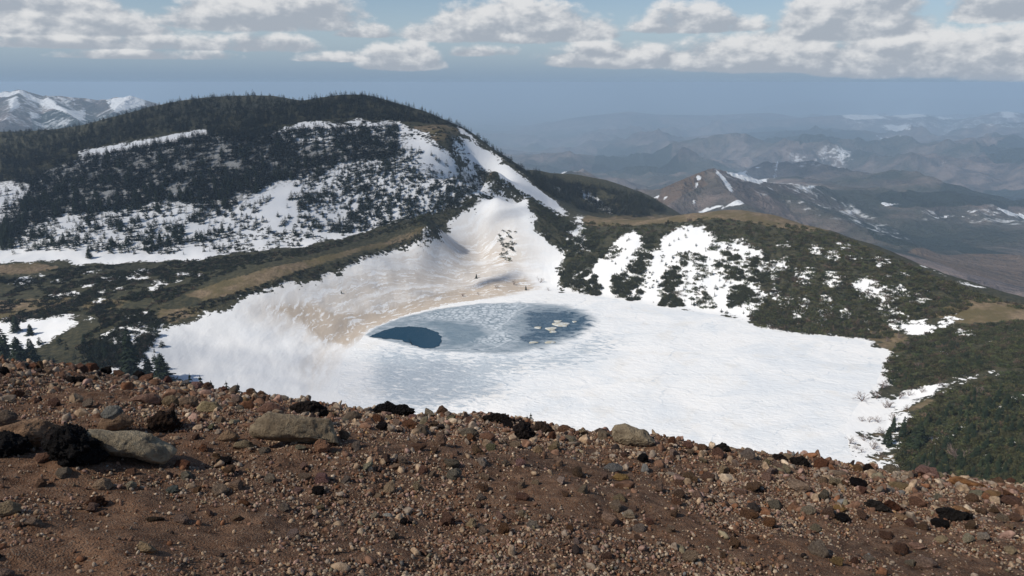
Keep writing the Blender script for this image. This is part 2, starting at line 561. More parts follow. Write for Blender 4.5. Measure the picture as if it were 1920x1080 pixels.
snow_polys = [
    # left hillside
    [(-60, 500), (0, 495), (110, 487), (150, 497), (250, 491), (380, 487), (450, 471), (560, 462), (640, 447), (700, 428), (760, 412), (810, 398), (870, 378), (905, 350), (880, 322), (845, 295), (820, 270), (795, 248), (740, 228), (690, 226), (640, 226), (560, 232), (530, 238), (500, 254), (440, 256), (395, 254), (378, 241), (330, 250), (250, 268), (152, 281), (152, 297), (60, 330), (-60, 350)],
    # bowl of the lake
    [(250, 692), (265, 645), (300, 620), (390, 592), (455, 556), (520, 538), (600, 524), (640, 502), (700, 480), (770, 464), (820, 442), (860, 398), (930, 368), (985, 374), (1003, 410), (1010, 440), (1050, 467), (1050, 500), (1055, 548), (1130, 556), (1000, 600), (800, 650), (700, 765), (560, 770), (400, 740), (300, 710)],
    # right rim slopes
    [(1130, 480), (1160, 448), (1186, 430), (1202, 442), (1215, 470), (1238, 470), (1245, 440), (1290, 420), (1320, 424), (1350, 450), (1395, 452), (1425, 470), (1440, 500), (1420, 530), (1440, 560), (1400, 598), (1330, 588), (1240, 578), (1150, 562), (1050, 552), (1060, 520), (1100, 500)],
    [(1475, 480), (1480, 505), (1440, 515), (1430, 498)], [(1492, 498), (1520, 505), (1528, 535), (1505, 540), (1485, 525)], [(1560, 505), (1580, 520), (1570, 540), (1545, 530)], [(1535, 575), (1563, 572), (1560, 600), (1545, 612), (1530, 590)], [(1485, 585), (1508, 582), (1505, 598), (1488, 600)],
    [(1600, 525), (1630, 515), (1655, 535), (1690, 535), (1700, 548), (1660, 565), (1620, 560), (1595, 545)], [(1640, 488), (1662, 486), (1655, 502), (1635, 505)], [(1655, 560), (1670, 575), (1660, 595), (1645, 575)],
    [(1665, 606), (1700, 600), (1750, 606), (1770, 596), (1790, 598), (1775, 612), (1735, 628), (1700, 622), (1672, 620)], [(1665, 585), (1690, 580), (1690, 595), (1668, 600)],
    [(1796, 618), (1822, 620), (1820, 628), (1798, 626)], [(1735, 492), (1775, 508), (1835, 538), (1830, 542), (1768, 515), (1730, 499)],
    [(1060, 432), (1082, 436), (1080, 448), (1062, 446)], [(1085, 400), (1110, 470), (1080, 470), (1065, 450)],
    # snow shoulder between hill and saddle
    [(850, 263), (880, 262), (915, 280), (950, 308), (1000, 348), (1086, 409), (1050, 402), (1000, 377), (962, 348), (920, 322), (882, 316), (860, 292)],
    [(858, 236), (880, 246), (882, 256), (862, 250)], [(890, 348), (925, 345), (945, 358), (920, 368), (895, 362)],
    # shore and slopes at the right
    [(1590, 752), (1660, 742), (1700, 733), (1790, 709), (1862, 696), (1852, 705), (1782, 722), (1722, 744), (1700, 772), (1696, 800), (1680, 830), (1668, 858), (1690, 880), (1600, 890), (1560, 840), (1560, 790)],
    [(1890, 738), (1915, 734), (1918, 746), (1895, 750)], [(1795, 798), (1810, 796), (1812, 806), (1798, 808)], [(1835, 850), (1852, 844), (1850, 862), (1838, 866)], [(1872, 882), (1884, 872), (1886, 888), (1875, 892)],
    # left bog
    [(-20, 602), (40, 598), (130, 590), (138, 600), (118, 622), (70, 648), (30, 660), (-20, 655)], [(213, 622), (250, 606), (292, 600), (300, 618), (262, 650), (222, 662)], [(180, 684), (212, 670), (228, 690), (205, 702)],
    # snow on the forested shoulder
    [(1085, 352), (1105, 360), (1150, 392), (1146, 400), (1118, 388), (1090, 368)], [(1040, 345), (1058, 352), (1055, 362), (1040, 356)],
]
for x, y, a, b in [(43, 522, 18, 3), (40, 532, 20, 4), (163, 510, 16, 3.5), (197, 522, 13, 4), (172, 533, 9, 3), (253, 520, 22, 6), (300, 528, 14, 6), (347, 513, 14, 4), (108, 553, 10, 3), (138, 550, 12, 3), (227, 542, 13, 4), (190, 546, 12, 2.5), (113, 527, 12, 2), (267, 507, 12, 3),
                   (1545, 562, 7, 9), (1625, 592, 9, 6), (1582, 592, 6, 10), (1690, 516, 9, 4), (1722, 562, 10, 5), (1602, 482, 8, 5), (1452, 548, 7, 13), (1470, 566, 6, 8), (1512, 562, 7, 10), (1440, 605, 8, 5), (1530, 468, 8, 7), (1478, 462, 7, 6), (1580, 462, 5, 4), (1660, 520, 12, 5), (1748, 548, 9, 4), (1620, 612, 6, 5), (1560, 480, 5, 8),
                   (1860, 640, 6, 2), (1780, 660, 5, 2), (1880, 760, 7, 4), (1760, 820, 5, 4), (1860, 810, 6, 4), (1905, 830, 5, 5), (1780, 870, 5, 3), (1730, 800, 4, 4),
                   (187, 560, 6, 3), (273, 586, 6, 3), (215, 525, 8, 2), (372, 515, 10, 2), (80, 518, 10, 2), (283, 540, 7, 3), (324, 527, 6, 2), (253, 594, 4, 4), (170, 596, 5, 3)]:
    snow_polys.append([(x + a * math.cos(t), y + b * math.sin(t)) for t in np.linspace(0, 6.283, 9)[:-1]])
grass_polys = [
    [(345, 552), (420, 527), (500, 503), (600, 482), (700, 457), (780, 432), (806, 424), (775, 446), (700, 466), (620, 488), (560, 508), (480, 538), (430, 556), (380, 563)],
    [(300, 580), (370, 576), (376, 590), (320, 606), (295, 600)],
    [(1090, 412), (1180, 404), (1260, 404), (1310, 394), (1370, 388), (1420, 392), (1470, 405), (1530, 420), (1560, 434), (1500, 434), (1440, 424), (1390, 414), (1340, 410), (1280, 416), (1200, 422), (1100, 424)],
    [(1780, 572), (1840, 558), (1920, 572), (2000, 590), (2000, 606), (1920, 602), (1860, 604), (1800, 606), (1750, 592)],
    [(770, 238), (830, 233), (862, 244), (850, 262), (815, 268), (790, 258)], [(890, 318), (925, 325), (930, 338), (900, 336)],
    [(-40, 502), (60, 491), (122, 500), (60, 514), (-40, 516)], [(-40, 566), (60, 560), (135, 556), (110, 580), (40, 600), (-40, 592)], [(150, 565), (240, 560), (220, 580), (160, 582)],
    [(1690, 770), (1740, 748), (1760, 752), (1720, 768), (1660, 775)], [(1625, 815), (1690, 800), (1680, 812), (1640, 818)], [(1575, 832), (1620, 826), (1610, 842), (1580, 842)], [(1620, 858), (1680, 850), (1680, 862), (1640, 868)],
    [(1640, 645), (1700, 630), (1712, 655), (1670, 662)], [(1600, 622), (1680, 612), (1700, 640), (1640, 640)],
]
dirt_polys = [  # wind-blown dust lying on the snow of the bowl
    ([(520, 560), (600, 525), (700, 490), (800, 455), (880, 420), (960, 420), (1000, 480), (980, 530), (900, 555), (800, 578), (700, 608), (620, 650), (540, 620), (470, 580)], 0.60, 22),
    ([(500, 575), (570, 565), (640, 585), (700, 580), (800, 553), (900, 530), (985, 520), (1010, 540), (900, 566), (800, 590), (700, 618), (650, 650), (600, 640), (560, 605)], 1.0, 7),
    ([(880, 460), (940, 450), (990, 490), (960, 510), (900, 500)], 0.75, 14),
    ([(560, 690), (600, 640), (650, 620), (640, 660), (590, 730)], 0.40, 10),
]
floor_shade_px = [[(-60, 300), (150, 300), (230, 286), (330, 268), (400, 252), (480, 252), (540, 264), (640, 264), (745, 258), (742, 288), (700, 298), (640, 303), (600, 326), (540, 330), (480, 355), (425, 392), (380, 388), (340, 375), (300, 372), (240, 385), (180, 392), (120, 396), (60, 412), (24, 445), (-60, 450)]]


def field(surf, polys, far=60.0, d0=None):
    o = np.full(surf.X.shape, -far)
    for p in polys:
        w = surf.poly(p, d0)
        if len(w) > 2:
            o = np.maximum(o, sdf(w, surf.X, surf.Y, far))
    return o


f_snow = field(basin, snow_polys, d0=90)
f_grass = field(basin, grass_polys, d0=90)
f_floor_shade = np.minimum(field(basin, floor_shade_px, d0=90), -field(basin, [[(-40, 346), (40, 342), (62, 350), (50, 372), (24, 388), (8, 420), (-40, 432)]], d0=90))
f_dirt = np.zeros_like(f_snow)
for p, k, soft in dirt_polys:
    f_dirt = np.maximum(f_dirt, k * sm(sdf(basin.poly(p, 90), basin.X, basin.Y, 60), -soft, soft))
reach = 150 + 130 * (1 - sm(np.abs(basin.A + 0.04), 0.18, 0.48))
f_cinder = 1 - sm(basin.Rr - reach, -40, 60)
bare_px = [[(1568, 836), (1596, 830), (1622, 829), (1620, 838), (1582, 846)], [(1652, 779), (1700, 763), (1752, 749), (1765, 756), (1722, 773), (1668, 784)], [(1622, 818), (1668, 806), (1692, 808), (1640, 822)], [(1618, 858), (1658, 848), (1684, 860), (1642, 870)], [(1640, 640), (1700, 628), (1716, 655), (1672, 664)]]
f_snow = np.minimum(np.maximum(f_snow, sd_lake + 2.0), -field(basin, bare_px, d0=90) + 1.0)
SNOW_GRID = f_snow

mat_basin, n = material("basin_ground")
p = n.pos()
px_, py_, pz_ = n.xyz(p)
n1 = n.noise(p, 0.055, 5, 0.6)
n2 = n.noise(p, 0.33, 5, 0.62)
n3 = n.noise(p, 1.6, 3, 0.6)
s_in = n.m('ADD', n.attr('snow'), n.m('ADD', n.m('MULTIPLY', n.m('SUBTRACT', n1, 0.5), 30.0), n.m('MULTIPLY', n.m('SUBTRACT', n2, 0.5), 20.0)))
snowf = n.ramp(s_in, -0.5, 0.6)
floor = n.ramp(n.m('ADD', n.attr('floor'), n.m('MULTIPLY', n.m('SUBTRACT', n2, 0.5), 110.0)), -6.0, 10.0)  # dense wood: tree shade put into the ground colour as darker, less snowy floor
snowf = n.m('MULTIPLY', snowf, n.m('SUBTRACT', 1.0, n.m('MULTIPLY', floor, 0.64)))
grassf = n.ramp(n.m('ADD', n.attr('grass'), n.m('ADD', n.m('MULTIPLY', n.m('SUBTRACT', n1, 0.5), 10.0), n.m('MULTIPLY', n.m('SUBTRACT', n2, 0.5), 8.0))), -1.5, 1.5)
# dust streaks follow the level of the bowl; melt leaves rows of clean white flecks in them
zw = n.m('ADD', pz_, n.m('MULTIPLY', n.m('SUBTRACT', n1, 0.5), 9.0))
inland = n.m('ADD', n.attr('inland'), n.m('MULTIPLY', n.m('SUBTRACT', n1, 0.5), 16.0))
streak = n.noise(n.comb(n.m('MULTIPLY', px_, 0.014), n.m('MULTIPLY', py_, 0.014), n.m('MULTIPLY', inland, 0.22)), 1.0, 5, 0.62)
fleck = n.noise(n.comb(n.m('MULTIPLY', px_, 0.075), n.m('MULTIPLY', py_, 0.075), n.m('MULTIPLY', inland, 0.50)), 1.0, 3, 0.6, 0.3)
dirt = n.attr('dirt')
dirtf = n.m('MULTIPLY', dirt, n.ramp(n.m('ADD', streak, n.m('MULTIPLY', dirt, 0.16)), 0.38, 0.66, n.m('MULTIPLY', dirt, 0.50), 1.2))
white_fleck = n.m('MULTIPLY', n.ramp(fleck, 0.54, 0.62), n.ramp(dirt, 0.25, 0.5))
dirtf = n.m('MULTIPLY', dirtf, n.m('SUBTRACT', 1.0, n.m('MULTIPLY', white_fleck, 0.85)), None, True)
snow_c = n.mix(n.ramp(n1, 0.3, 0.7), (0.82, 0.825, 0.83), (0.89, 0.88, 0.865))
snow_c = n.mix(dirtf, snow_c, (0.54, 0.455, 0.37))
scrub_c = n.mix(n.ramp(n2, 0.35, 0.65), (0.030, 0.032, 0.018), (0.078, 0.068, 0.037))
grass_c = n.mix(n.ramp(n2, 0.35, 0.65), (0.150, 0.108, 0.068), (0.26, 0.19, 0.12))
grass_c = n.mix(n.ramp(n1, 0.35, 0.6), grass_c, (0.12, 0.095, 0.045))
cinder_c = n.mix(n.ramp(n3, 0.35, 0.65), (0.045, 0.026, 0.018), (0.12, 0.075, 0.05))
ground = n.mix(grassf, scrub_c, grass_c)
ground = n.mix(n.attr('cinder'), ground, cinder_c)
colr = n.mix(snowf, ground, snow_c)
sas = n.noise(n.comb(n.m('MULTIPLY', px_, 0.35), n.m('MULTIPLY', py_, 0.12), n.m('MULTIPLY', pz_, 0.5)), 1.0, 4, 0.6)
hgt = n.m('ADD', n.m('MULTIPLY', n2, n.m('SUBTRACT', 1.12, snowf)), n.m('MULTIPLY', sas, 0.16))
n.surface(colr, 0.85, n.bump(hgt, 0.7, 2.0), 0.15)
o = basin.mesh("lake_basin_terrain", mat_basin, attrs={'snow': f_snow, 'grass': f_grass, 'floor': f_floor_shade, 'dirt': f_dirt, 'cinder': f_cinder, 'inland': -sd_lake})
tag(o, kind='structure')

# ------------------------------------------------------------------ frozen lake
g = 1.4
bx0, by0 = lake_w.min(0) - 3
bx1, by1 = lake_w.max(0) + 3
gx, gy = np.meshgrid(np.arange(bx0, bx1, g), np.arange(by0, by1, g))
sdl = sdf(lake_w, gx, gy, 60)


def on_lake(pts):
    return np.array([P(a, b, z=LAKE_Z)[:2] for a, b in pts])


hole_px = [(691, 632), (705, 626), (722, 619), (742, 614), (768, 612.5), (790, 614), (812, 619), (825, 628), (829, 638), (824, 648), (812, 653.5), (792, 653), (776, 648), (764, 643), (757, 639), (740, 636.5), (722, 635.5), (706, 634)]
blue_px = [(672, 630), (700, 612), (750, 593), (820, 577), (900, 567), (990, 564), (1060, 569), (1105, 580), (1128, 598), (1118, 620), (1080, 640), (1030, 655), (960, 668), (880, 664), (800, 660), (735, 645)]
seam_px = [(985, 566), (990, 574), (964, 586), (950, 604), (926, 618), (944, 630), (950, 641), (930, 651), (896, 656), (850, 655), (815, 656.5), (770, 648), (752, 641)]
deep_px = [(955, 640), (968, 612), (960, 596), (980, 580), (1030, 574), (1090, 580), (1130, 598), (1122, 618), (1080, 634), (1015, 652), (970, 656)]
grey_px = [(640, 690), (660, 650), (760, 655), (900, 668), (1040, 662), (1130, 630), (1160, 640), (1090, 680), (960, 700), (930, 745), (800, 775), (680, 760)]
crack_px = [(770, 598), (820, 582), (900, 571), (985, 566), (972, 590), (945, 612), (975, 640), (930, 648), (880, 642), (930, 622), (880, 603), (820, 600)]
veil_px = [(760, 607), (830, 600), (900, 612), (918, 628), (890, 645), (830, 655), (835, 635), (815, 615)]


def lf(poly, soft0, soft1):
    return sm(sdf(on_lake(poly), gx, gy, 60), soft0, soft1)


blue_soft = sm(gx, -40, 20)
keep = sdl > -2.5
idx = -np.ones(gx.shape, int)
kq = keep[:-1, :-1] & keep[1:, :-1] & keep[:-1, 1:] & keep[1:, 1:]
used = np.zeros(gx.shape, bool)
for a, b in ((0, 0), (1, 0), (0, 1), (1, 1)):
    used[a:used.shape[0] - 1 + a, b:used.shape[1] - 1 + b] |= kq
idx[used] = np.arange(used.sum())
quads = np.stack([idx[:-1, :-1][kq], idx[:-1, 1:][kq], idx[1:, 1:][kq], idx[1:, :-1][kq]], -1)
hv = LAKE_Z + 0.15 * fbm(gx / 25, gy / 25, 0, 3, 31) * sm(sdl, 0, 20)
lake_attrs = {'blue': (lf(blue_px, -4, 9) * (1 - blue_soft) + lf(blue_px, -16, 24) * blue_soft)[used], 'deep': lf(deep_px, -10, 24)[used], 'grey': lf(grey_px, -22, 26)[used], 'crackle': lf(crack_px, -4, 6)[used], 'thin': lf(veil_px, -3, 6)[used],
              'shore': sm(sdl, 2, 45)[used]}
sw = on_lake(seam_px)
seam = np.full(gx.shape, 99.0)
for A_, B_ in zip(sw[:-1], sw[1:]):
    e_ = B_ - A_
    t_ = np.clip(((gx - A_[0]) * e_[0] + (gy - A_[1]) * e_[1]) / (e_ @ e_), 0, 1)
    seam = np.minimum(seam, np.hypot(gx - A_[0] - t_ * e_[0], gy - A_[1] - t_ * e_[1]))
lake_attrs['seam'] = seam[used]
mat_ice, n = material("lake_ice")
p = n.pos()
x_, y_, z_ = n.xyz(p)
big = n.noise(p, 0.018, 5, 0.6)
mid = n.noise(n.comb(n.m('MULTIPLY', x_, 0.10), n.m('MULTIPLY', y_, 0.17), 0.0), 1.0, 5, 0.62, 0.6)
drift = n.noise(n.comb(n.m('ADD', n.m('MULTIPLY', x_, 0.17), n.m('MULTIPLY', y_, 0.10)), n.m('MULTIPLY', y_, 0.30), 0.0), 1.0, 4, 0.6, 0.8)
fin = n.noise(p, 0.6, 4, 0.6)
blue_r, deep_r, grey_r = n.attr('blue'), n.attr('deep'), n.attr('grey')
bluef = n.ramp(n.m('ADD', blue_r, n.m('MULTIPLY', n.m('SUBTRACT', mid, 0.5), 0.9)), 0.30, 0.72)
deepf = n.ramp(n.m('ADD', deep_r, n.m('MULTIPLY', n.m('SUBTRACT', mid, 0.5), 2.8)), 0.34, 0.86)
greyf = n.m('MULTIPLY', n.ramp(n.m('ADD', n.m('MULTIPLY', grey_r, 0.74), n.m('MULTIPLY', n.m('SUBTRACT', drift, 0.5), 2.6)), 0.16, 0.72), n.m('MULTIPLY', n.ramp(grey_r, 0.0, 0.35), n.ramp(n.m('ADD', n.attr('shore'), n.m('MULTIPLY', n.m('SUBTRACT', mid, 0.5), 0.8)), 0.05, 0.7)))
white = n.mix(n.ramp(big, 0.35, 0.65), (0.84, 0.845, 0.845), (0.90, 0.89, 0.875))
white = n.mix(n.m('MULTIPLY', n.ramp(drift, 0.46, 0.64), 0.20), white, (0.68, 0.73, 0.78))
patch = n.noise(n.comb(n.m('MULTIPLY', x_, 0.017), n.m('MULTIPLY', y_, 0.024), 4.0), 1.0, 6, 0.6, 1.2)
white = n.mix(n.m('MULTIPLY', n.ramp(patch, 0.44, 0.66), 0.50), white, (0.66, 0.71, 0.76))
white = n.mix(n.m('MULTIPLY', n.ramp(n.noise(n.comb(n.m('MULTIPLY', x_, 0.05), n.m('MULTIPLY', y_, 0.05), 9.0), 1.0, 6, 0.6), 0.52, 0.68), 0.30), white, (0.74, 0.69, 0.62))
crack = n.voro(n.vm('ADD', n.comb(n.m('MULTIPLY', x_, 0.016), n.m('MULTIPLY', y_, 0.024), 0.0), n.vm('MULTIPLY', n.noise(p, 0.05, 4, 0.6, 0.0, True), (0.5, 0.5, 0.0))), 1.0, 'DISTANCE_TO_EDGE')
white = n.mix(n.m('MULTIPLY', n.ramp(crack, 0.012, 0.002), n.m('MULTIPLY', n.ramp(mid, 0.42, 0.58), 0.5)), white, (0.50, 0.56, 0.62))
slush = n.mix(n.ramp(fin, 0.3, 0.7), (0.36, 0.425, 0.49), (0.52, 0.58, 0.63))
c = n.mix(n.m('MULTIPLY', greyf, 0.85), white, slush)
cell = n.voro(p, 0.23, 'DISTANCE_TO_EDGE')
cells = n.m('MULTIPLY', n.ramp(n.m('ADD', cell, n.m('MULTIPLY', n.m('SUBTRACT', fin, 0.5), 0.25)), 0.05, 0.22), n.attr('crackle'))
icy = n.mix(n.ramp(mid, 0.35, 0.65), (0.20, 0.255, 0.305), (0.40, 0.45, 0.495))
icy = n.mix(n.m('MULTIPLY', n.attr('thin'), 0.75), icy, (0.15, 0.215, 0.27))
icy = n.mix(n.m('MULTIPLY', cells, 0.8), icy, (0.62, 0.67, 0.71))
icy = n.mix(n.m('MULTIPLY', n.ramp(n.m('ADD', n.attr('seam'), n.m('MULTIPLY', n.m('SUBTRACT', fin, 0.5), 2.6)), 1.15, 0.35), 0.5), icy, (0.66, 0.70, 0.73))
icy = n.mix(deepf, icy, n.mix(n.ramp(fin, 0.35, 0.7), (0.032, 0.072, 0.118), (0.090, 0.145, 0.20)))
c = n.mix(bluef, c, icy)
hb = n.m('ADD', n.m('MULTIPLY', drift, 1.0), n.m('MULTIPLY', fin, 0.12))
n.surface(c, n.m('SUBTRACT', 0.8, n.m('MULTIPLY', n.m('MULTIPLY', bluef, deepf), 0.35)), n.bump(hb, 0.5, 1.5), 0.2)
tag(mesh_obj("lake_ice", np.stack([gx, gy, hv], -1)[used], quads, mat_ice, attrs=lake_attrs, smooth=True), kind='structure')

# open water in the thawed hole
hw = on_lake(hole_px)
c0 = hw.mean(0)
ang = np.linspace(0, 2 * np.pi, 160, endpoint=False)
dense = []
for i in range(len(hw)):
    for t in np.linspace(0, 1, 9)[:-1]:
        dense.append(hw[i] * (1 - t) + hw[(i + 1) % len(hw)] * t)
dense = np.array(dense)
nn = np.array([fbm(dense[:, 0] / 3.5, dense[:, 1] / 3.5, 0, 3, 5), fbm(dense[:, 0] / 3.5, dense[:, 1] / 3.5, 7.7, 3, 6)]).T
dense = dense + nn * 1.1
vv = [np.r_[c0, LAKE_Z + 0.22]] + [np.r_[q, LAKE_Z + 0.22] for q in dense]
ff = [(0, 1 + i, 1 + (i + 1) % len(dense)) for i in range(len(dense))]
mat_water, n = material("open_water")
rip = n.noise(n.pos(), 1.2, 3, 0.5)
n.surface((0.010, 0.048, 0.088), 0.15, n.bump(rip, 0.12, 0.3), 0.12)
tag(mesh_obj("open_water", vv, ff, mat_water), kind='structure')

mat_floe, n = material("floe_ice")
n.surface(n.mix(n.ramp(n.noise(n.pos(), 0.5, 3), 0.4, 0.6), (0.58, 0.60, 0.59), (0.47, 0.44, 0.35)), 0.7)
floe_txt = ["largest cream ice floe with tan stains in the blue thaw zone", "flat cream ice floe just short of the largest floe", "small bright white oval floe below the cream floe", "pale round floe on the inner side of the dark blue patch", "tiny white floe near the far end of the dark blue patch",
            "thin white floe alone near the front of the blue zone", "bright sliver of ice at the front edge of the dark blue patch", "narrow cream floe touching the rear of the largest floe"]
for (x, y, a, b), lb in zip([(1053, 609, 15, 4.2), (1034, 617, 10, 3), (1037, 622.5, 6, 2), (1009.5, 615, 6, 2), (1077, 604, 4, 1.4), (1000, 642.5, 8, 1.4), (1031, 642, 9, 2), (1046, 603, 7, 1.8)], floe_txt):
    pts = on_lake([(x + a * math.cos(t) * (1 + .25 * math.sin(3 * t + x)), y + b * math.sin(t) * (1 + .2 * math.cos(2 * t + y))) for t in np.linspace(0, 6.283, 25)[:-1]])
    c_ = pts.mean(0); pts = pts - c_
    N = len(pts)
    v = [(*q, 0.0) for q in pts * 1.03] + [(*q, 0.42) for q in pts] + [(*(q * .8), 0.5) for q in pts] + [(0, 0, 0.5)]
    f = []
    for i in range(N):
        j = (i + 1) % N
        f += [(i, j, N + j), (i, N + j, N + i), (N + i, N + j, 2 * N + j), (N + i, 2 * N + j, 2 * N + i), (2 * N + i, 2 * N + j, 3 * N)]
    o = mesh_obj("ice_floe", v, f, mat_floe)
    o.location = (c_[0], c_[1], LAKE_Z + 0.05)
    tag(o, lb, "ice floe", "ice floes in the thaw zone")

# ------------------------------------------------------------------ far country
far = Polar(R(-50), R(50), 1000, 1350.0, 76000.0, 520)
fc = [(1900, 530, 1500), (1700, 470, 1800), (1500, 440, 1500), (1300, 415, 1500), (1700, 445, 2300), (1900, 470, 2100), (1920, 410, 3000), (1750, 395, 3300), (1620, 420, 2600), (1900, 392, 3600), (1800, 360, 4600), (1650, 350, 5200), (1500, 365, 3800), (1920, 340, 5600),
      (1700, 300, 8000), (1550, 300, 7500), (1900, 290, 8500), (1450, 330, 6500), (1350, 320, 6500), (1250, 345, 5500), (1150, 355, 5200), (1200, 380, 3600), (1300, 390, 3000), (1050, 340, 6000), (1000, 310, 8500), (1150, 300, 9500), (1300, 280, 10500),
      (1000, 260, 15000), (1200, 250, 15000), (1400, 255, 13000), (1600, 250, 13500), (1800, 250, 13000), (1920, 245, 13000), (960, 230, 24000), (1200, 222, 25000), (1450, 220, 26000), (1700, 218, 27000), (1920, 215, 27000), (900, 205, 45000), (1400, 203, 45000), (1900, 200, 45000),
      (600, 190, 72000), (1200, 184, 72000), (1900, 184, 72000), (600, 300, 3000), (0, 330, 2600), (300, 300, 3000), (0, 260, 5500), (300, 250, 5500), (600, 230, 12000), (100, 225, 12000), (100, 195, 45000), (-300, 330, 2600), (-300, 200, 45000), (2200, 480, 2100), (2200, 330, 6000), (2200, 240, 14000), (2200, 198, 45000),
      (-300, 250, 6000), (100, 440, 1500), (500, 430, 1500), (900, 420, 1500)]
xy, zz = [], []
for a, b, d in fc:
    q = P(a, b, d=d)
    xy.append((math.atan2(q[0], q[1]) * 2.2, math.log(math.hypot(q[0], q[1]) / 1000) * .8)); zz.append(q[2] / 100)
ff_ = rbf_fit(xy, np.array(zz), 2e-3)
Zf = ff_(far.A * 2.2, np.log(far.Rr / 1000) * .8) * 100
lr = far.Rr
hill_amp = sm(lr, 1400, 3000) * (1 - sm(lr, 16000, 34000)) * (0.35 + 0.65 * sm(far.A, R(-4), R(12)))
Zf = Zf + hill_amp * ((ridged(far.X / 3300, far.Y / 3300, 5, 40) - 0.9) * 170 + ridged(far.X / 900, far.Y / 900, 4, 60) * 80) * np.clip(lr / 5000, .35, 1.3)
Zf = Zf + fbm(far.X / 9000, far.Y / 9000, 0, 3, 80) * 30 * sm(lr, 20000, 30000)


def ridge_line(pts, slope, seed, wob=0.25, wl=350.0):
    """raise a crest through these view points (x, y, distance), falling off on both sides with spurs"""
    global Zf
    W = np.array([P(a, b, d=d) for a, b, d in pts])
    best = np.full(Zf.shape, -9e9)
    nz = ridged(far.X / wl, far.Y / wl, 4, seed)
    for A_, B_ in zip(W[:-1], W[1:]):
        e = B_ - A_
        L = e[0] ** 2 + e[1] ** 2
        t = np.clip(((far.X - A_[0]) * e[0] + (far.Y - A_[1]) * e[1]) / L, 0, 1)
        dist = np.hypot(far.X - A_[0] - t * e[0], far.Y - A_[1] - t * e[1])
        h = A_[2] + t * e[2] - slope * dist * np.maximum(1 + wob * nz * sm(dist, 0, wl * .6), 0.6) - 2e-5 * dist * dist
        best = np.maximum(best, h)
    Zf = np.maximum(Zf, best)


ridge_line([(1205, 392, 2250), (1235, 366, 2280), (1285, 334, 2330), (1335, 314, 2400), (1395, 328, 2480), (1440, 342, 2560), (1490, 346, 2700), (1545, 348, 2850), (1590, 372, 2850), (1680, 405, 2900)], 0.52, 101)
ridge_line([(1335, 314, 2400), (1352, 345, 2260), (1385, 375, 2120), (1420, 395, 2000)], 0.5, 103)
ridge_line([(1285, 334, 2330), (1275, 370, 2200)], 0.5, 104)
ridge_line([(1440, 342, 2560), (1500, 375, 2400), (1600, 420, 2150), (1700, 452, 2000)], 0.36, 105)
ridge_line([(1010, 335, 3250), (1042, 327, 3200), (1062, 320, 3200), (1100, 322, 3250), (1130, 340, 3350)], 0.5, 107)
ridge_line([(-160, 190, 5200), (-60, 176, 5100), (0, 172, 5000), (40, 167, 5000), (80, 177, 5050), (130, 181, 5100), (185, 187, 5200), (215, 182, 5200), (245, 179, 5200), (275, 188, 5250), (310, 197, 5300), (350, 212, 5400)], 0.46, 111, .3, 600)
ridge_line([(40, 167, 5000), (25, 190, 4600), (10, 225, 4100)], 0.5, 112, .3, 500)
ridge_line([(85, 178, 5050), (120, 205, 4600), (160, 240, 4200)], 0.5, 113, .3, 500)
ridge_line([(245, 179, 5200), (215, 205, 4800), (200, 225, 4500)], 0.5, 114, .3, 500)
ridge_line([(1440, 226, 16000), (1520, 219, 15800), (1600, 214, 15500), (1660, 217, 15300), (1720, 213, 15200), (1790, 224, 15000), (1850, 216, 14500), (1885, 208, 14300), (1930, 214, 14200), (2040, 216, 14000)], 0.20, 121, .5, 1500)
ridge_line([(1080, 226, 19000), (1130, 214, 19000), (1180, 209, 19000), (1240, 215, 19000), (1330, 216, 18800), (1440, 211, 18600)], 0.12, 122, .5, 1800)
ridge_line([(1500, 196, 34000), (1545, 188, 34000), (1620, 190, 34000), (1700, 183, 34000), (1800, 186, 34000), (1930, 184, 34000), (2050, 186, 34000)], 0.08, 123, .5, 3000)
ridge_line([(1690, 395, 3700), (1740, 389, 3500), (1800, 386, 3500), (1870, 390, 3400), (1950, 404, 3300)], 0.25, 124, .4, 500)
ridge_line([(1560, 292, 8500), (1640, 282, 8800), (1720, 280, 9000), (1800, 285, 8900), (1930, 275, 9000)], 0.17, 125, .5, 1200)
ridge_line([(1240, 262, 12000), (1340, 252, 12000), (1450, 246, 12200), (1560, 240, 12500)], 0.14, 126, .5, 1500)
Zf = Zf - 160 * (1 - sm(far.Rr, 1350, 1750))
far.Z = Zf
